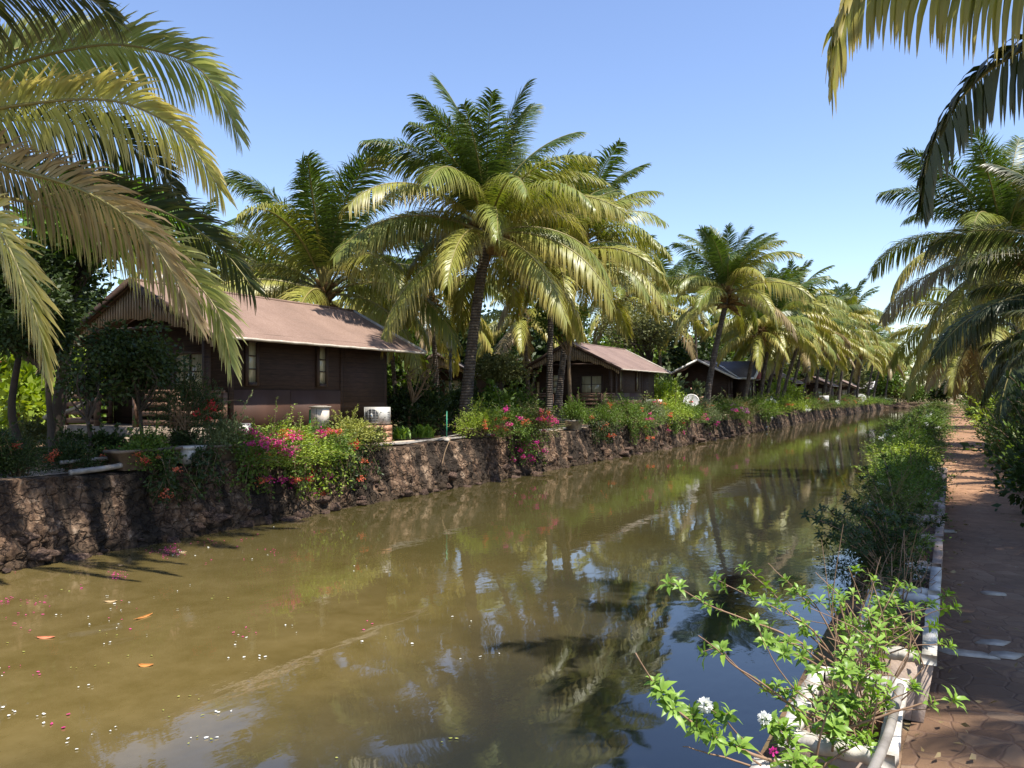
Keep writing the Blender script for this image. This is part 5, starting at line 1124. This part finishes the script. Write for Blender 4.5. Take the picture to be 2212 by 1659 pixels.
# plywood panel
R = thing('plywood_panel', 'brown pentagon shaped plywood panel leaning below the grey cabin gable', 'panel', tuple(P(1493, 872, 59)), CANAL_YAW + .1)
b = MB(); pts = [(-1.05, -1.0), (1.05, -1.0), (1.05, .45), (0, 1.2), (-1.05, .45)]; b.add([(x, y, z) for y in (-.03, .03) for x, z in pts], [(0, 1, 2, 3, 4), (9, 8, 7, 6, 5)] + [(k, k + 5, (k + 1) % 5 + 5, (k + 1) % 5) for k in range(5)])
link('board', b.mesh('board', noisy('tan_ply', [(.22, .12, .08), (.30, .17, .115)], 2, .7, .1, .01)), R)
# troughs, pots and box on the wall
def trough(label, x, ln, h, mat, z=.22, din=.22, rz=0, cat='planter'):
    p = wall_pt(x, LW - din, z); R = thing('plant_trough', label, cat, p, CANAL_YAW + pi / 2 + rz, 'plant troughs on the canal wall')
    w_ = .42; b = MB()
    def ring(k, zz): return [(-ln / 2 * k, -w_ / 2 * k, zz), (ln / 2 * k, -w_ / 2 * k, zz), (ln / 2 * k, w_ / 2 * k, zz), (-ln / 2 * k, w_ / 2 * k, zz)]
    V = ring(.78, 0) + ring(.98, h - .05) + ring(1.03, h - .049) + ring(1.03, h) + ring(.92, h) + ring(.88, h - .12)
    b.add(V, [(3, 2, 1, 0)] + [(r_ * 4 + k, r_ * 4 + (k + 1) % 4, r_ * 4 + 4 + (k + 1) % 4, r_ * 4 + 4 + k) for r_ in range(5) for k in range(4)])
    link('body', b.mesh('body', mat), R); e = MB(); e.add([(q[0], q[1], h - .1) for q in ring(.885, 0)], [(0, 1, 2, 3)]); link('soil', e.mesh('soil', M_soil), R); return R
trough('long tapered concrete trough on the shaded wall under a leafy bush', 312, 1.35, .38, M_concdark)
trough('concrete trough under the grey green bush at the cabin corner', 490, 1.0, .36, M_concdark)
trough('stained concrete trough under the pink flowered bougainvillea', 590, 1.1, .36, M_concdark)
trough('dark trough under the coral flowered bougainvillea', 690, 1.1, .36, M_concdark)
trough('cement trough at the end of the walkway under the light green bush', 1026, .95, .36, M_concdark)
trough('round looking cement trough on the wall before the second cabin', 1240, .9, .4, M_conc)
trough('low cement trough left of the big orange flowered bush', 1322, 1.0, .36, M_conc)
trough('cement trough under the orange flowered bush', 1372, 1.0, .36, M_concdark)
trough('cement trough near the second air conditioner', 1425, 1.1, .36, M_conc)
for i, x in enumerate((1470, 1540, 1600, 1640)): trough(['trough under the bush left of the dish', 'trough under the purple sprays', 'trough before the grey roofed cabin', 'trough past the grey roofed cabin'][i], x, 1.2, .38, M_concdark)
R = thing('foam_box', 'weathered white foam box standing on the wall', 'box', tuple(wall_pt(410, LW - .22, .24)), CANAL_YAW + pi / 2 + .2)
b = MB(); b.add([(sx * .25 * k, sy * .18 * k, z) for z, k in ((0, .9), (.30, 1.0)) for sx, sy in ((-1, -1), (1, -1), (1, 1), (-1, 1))], [(3, 2, 1, 0), (0, 1, 5, 4), (1, 2, 6, 5), (2, 3, 7, 6), (3, 0, 4, 7), (4, 5, 6, 7)]); link('body', b.mesh('body', M_white), R)
b = MB(); b.box(-.27, .27, -.20, .20, .301, .35); link('lid', b.mesh('lid', M_white), R)
def pipe(label, pts, r, mat=M_pipe, name='pipe', cat='pipe'):
    p0 = np.array(pts[0], float); root = link(name, None, None, p0); mb = MB(); mb.tube(smooth_curve(np.array(pts) - p0, max(8, len(pts) * 8)), r, 8)
    bpy.data.objects.remove(root); o = link(name, mb.mesh(name, mat, True), None, p0); return tag(o, label, cat)
pipe('white pipe lying along the shaded wall behind the long trough', [wall_pt(130, LW - .55, .42), wall_pt(240, LW - .5, .44), wall_pt(420, LW - .45, .40)], .035)
pipe('lower grey white pipe along the edge of the shaded wall', [wall_pt(150, LW - .12, .27), wall_pt(230, LW - .08, .30), wall_pt(262, LW - .08, .33)], .05)
pipe('short white pipe end between the foam box and the trough', [wall_pt(425, LW - .4, .30), wall_pt(470, LW - .4, .32)], .05)
pipe('white pipe along the front edge of the walkway', [wall_pt(770, LW - .3, .27), wall_pt(880, LW - .3, .27), wall_pt(985, LW - .3, .28), wall_pt(1090, LW - .3, .30)], .035)
pipe('white pipe along the wall before the second cabin', [wall_pt(1100, LW - .4, .28), wall_pt(1210, LW - .4, .30), wall_pt(1300, LW - .4, .32)], .03)
pipe('pale hose curling over the walkway', [wall_pt(740, LW - .9, .26), wall_pt(820, LW - .35, .28), wall_pt(880, LW - .08, .27), wall_pt(950, LW - .25, .33), wall_pt(1040, LW - .7, .42), wall_pt(1100, LW - .9, .36)], .016, name='hose', cat='hose')
pipe('grey pipe resting across the nearest planter', [Q(1375, 1260, 2.35), Q(1470, 1040, 2.68), Q(1510, 900, 2.98), Q(1545, 760, 3.3)], .017)
pipe('curved dry twig leaning on the wall above the water', [wall_pt(955, LW + .5, -.35), wall_pt(962, LW + .35, .0), wall_pt(974, LW + .05, .34)], .012, M_twig, 'dry_twig', 'twig')
# pale broken slabs on the path
for i, (x, y, rw, rd, a, lab) in enumerate([(2085, 1407, .20, .07, .5, 'pale grey paving slab lying by the second planter'), (2148, 1385, .13, .06, -.5, 'white paving slab, upper of the bright pair on the path'), (2172, 1412, .11, .06, -.5, 'white paving slab, lower of the bright pair on the path'),
                                            (2148, 1280, .11, .04, .1, 'white paving slab alone on the shaded path'), (2035, 1145, .18, .09, .0, 'pale slab in the sunlit patch of the path')]):
    D = 1.57 * F / (y - HY); p = P(x, y, D); rng = random.Random(i); n = 5
    zt = .008 + .0025 * i; ring = [(rw * cos(t + a) * rng.uniform(.75, 1.05), rd * 1.5 * sin(t) * rng.uniform(.8, 1.05)) for t in (.5, 1.9, 2.7, 3.7, 5.6)]
    mb = MB(); mb.add([(x_, y_, z) for z in (.0, zt) for x_, y_ in ring], [tuple(range(n, 2 * n))] + [(k, (k + 1) % n, n + (k + 1) % n, n + k) for k in range(n)])
    o = link('paving_slab', mb.mesh('paving_slab', noisy('pale_slab', [(.20, .16, .12), (.50, .45, .38)], 5, .8, .2, .01)), None, (p[0], p[1], .014), -.3); tag(o, lab, 'paving slab')
rgl = np.random.default_rng(91); lm = MB()
for k in range(330):
    sl_ = rgl.uniform(2.5, 26); ol = rgl.choice([rgl.uniform(PL, PL + .25), rgl.uniform(PL, PR), PR - abs(rgl.normal(0, .2))]); p = Fr(sl_, ol, .034 + rgl.uniform(0, .012))
    leaf_quads(lm, np.array([p]), np.array([[rgl.normal(), rgl.normal(), rgl.normal(0, .12)]]), rgl.uniform(.03, .075), rgl.uniform(.012, .03), rgl)
o = link('leaf_litter', lm.mesh('leaf_litter', FROND['dry'])); tag(o, 'dry brown leaves scattered over the paved path', 'leaves', None, 'stuff')
# bench in front of the second cabin, gas bottle pot etc.
R = thing('garden_bench', 'dark slatted wooden bench left of the second cabin porch', 'bench', tuple(np.array([P(1152, 880, 38)[0], 38, .3])), -.2)
b = MB()
for z in (.55, .72, .89): b.bar((-.95, .2, z), (.95, .24, z), .03, .10)
link('backrest', b.mesh('backrest', M_rail), R); b = MB()
for y in (-.22, -.07, .08): b.bar((-.95, y, .44), (.95, y, .44), .12, .035)
link('seat', b.mesh('seat', M_rail), R)
for x in (-.85, .85):
    b = MB(); b.box(x - .04, x + .04, -.25, -.17, 0, .42); b.box(x - .04, x + .04, .245, .30, 0, .95); link('leg', b.mesh('leg', M_beam), R)
# pale leaning stick trunks left of the porch
for i, (a, b_) in enumerate([((95, 905), (190, 815)), ((105, 900), (205, 860))]):
    mb = MB(); pa, pb = P(a[0], a[1], 19.5), P(b_[0], b_[1], 19.8); mb.tube(smooth_curve([pa * 0, (pb - pa) * .5 + np.array([0, 0, -.06]), pb - pa], 10), np.linspace(.06, .04, 10), 8)
    o = link('leaning_branch', mb.mesh('leaning_branch', plain('pale_bark', (.42, .33, .22), .8), True), None, pa); tag(o, ['pale bare branch leaning steeply beside the porch railing', 'pale bare branch lying low beside the porch railing'][i], 'branch')

# ================================================================== FLOATING PETALS AND LEAVES
def wpt(x, y):
    D = (EYE - WATER) * F / (y - HY); p = P(x, y, D); p[2] = WATER + .004; return p
rg = np.random.default_rng(77)
def petals(name, label, cols, spots):
    mb = MB()
    for x, y, n, spx, spy in spots:
        n = int(n * .9); cx_, cy_ = x, y
        for k in range(n):
            if k % 3 == 0: cx_, cy_ = x + rg.normal(0, spx), y + rg.normal(0, spy)
            p = wpt(cx_ + rg.normal(0, 30 if spx > 30 else 6), max(1130, cy_ + rg.normal(0, 9 if spx > 30 else 2.5)))
            s_, o_ = so(p)
            if o_ < LW + .45: continue
            r = rg.uniform(.007, .022); a = rg.uniform(0, 6.28); m = 7; el = rg.uniform(.45, .9)
            mb.add([(p[0] + r * (cos(t) * cos(a) - el * sin(t) * sin(a)) * rg.uniform(.7, 1.15), p[1] + r * (cos(t) * sin(a) + el * sin(t) * cos(a)) * rg.uniform(.7, 1.15), p[2] + .004 + rg.uniform(0, .008)) for t in np.linspace(0, 2 * pi, m + 1)[:-1]], [tuple(range(m))])
    o = link(name, mb.mesh(name, cols)); tag(o, label, 'petals', None, 'stuff')
petals('floating_white_petals', 'scattered white and cream petals floating on the canal', FLOW['white'], [(250, 1330, 22, 190, 90), (100, 1500, 20, 110, 110), (420, 1400, 14, 220, 120), (600, 1240, 12, 130, 50), (900, 1300, 10, 260, 130), (360, 1205, 10, 30, 8), (300, 1560, 14, 260, 60)])
petals('floating_pink_petals', 'pink bougainvillea petals floating on the canal', FLOW['pink'], [(365, 1192, 60, 16, 5), (250, 1240, 26, 9, 4), (50, 1298, 24, 25, 6), (490, 1165, 20, 35, 5), (180, 1300, 22, 120, 40), (100, 1420, 14, 80, 70), (550, 1190, 12, 40, 9), (560, 1340, 10, 160, 60)])
petals('floating_magenta_petals', 'magenta petals gathered in a floating patch on the canal', FLOW['magenta'], [(360, 1188, 46, 16, 5), (250, 1245, 12, 8, 4), (15, 1306, 8, 8, 3), (480, 1170, 8, 30, 5), (120, 1290, 6, 60, 20)])
petals('floating_leaf_litter', 'small tan leaf bits floating on the canal', LEAF['yellow'], [(300, 1450, 26, 260, 110), (500, 1600, 10, 280, 50), (150, 1350, 18, 140, 70), (900, 1480, 5, 250, 100)])
def fleaf(label, x, y, l, w_, a, col):
    p = wpt(x, y); mb = MB(); n = 12
    mb.add([(l * cos(t), w_ * sin(t) * (1 - .25 * cos(t)), .006 + .008 * cos(2 * t)) for t in np.linspace(0, 2 * pi, n + 1)[:-1]], [tuple(range(n))]); mb.bar((-l * 1.25, 0, .014), (l * .8, 0, .014), .004, .004)
    o = link('floating_leaf', mb.mesh('floating_leaf', noisy('leaf_' + col, {'orange': [(.38, .14, .03), (.50, .22, .06)], 'red': [(.42, .12, .06), (.55, .22, .11)], 'tan': [(.34, .22, .10), (.46, .32, .17)]}[col], 6, .6, .1, .01)), None, p, a); tag(o, label, 'leaf')
fleaf('oval orange leaf floating alone on the muddy water', 316, 1438, .075, .045, .0, 'orange')
fleaf('narrow orange leaf pointing away on the water', 312, 1333, .14, .022, 1.25, 'orange')
fleaf('reddish leaf floating near the left picture edge', 100, 1378, .10, .04, .05, 'red')
fleaf('tan leaf floating among the petals by the frond shadow', 240, 1300, .08, .035, .2, 'tan')
fleaf('tan leaf beside the magenta petal patch', 395, 1194, .07, .03, .3, 'tan')
fleaf('pinkish leaf floating under the magenta petals', 262, 1222, .08, .03, 2.6, 'tan')
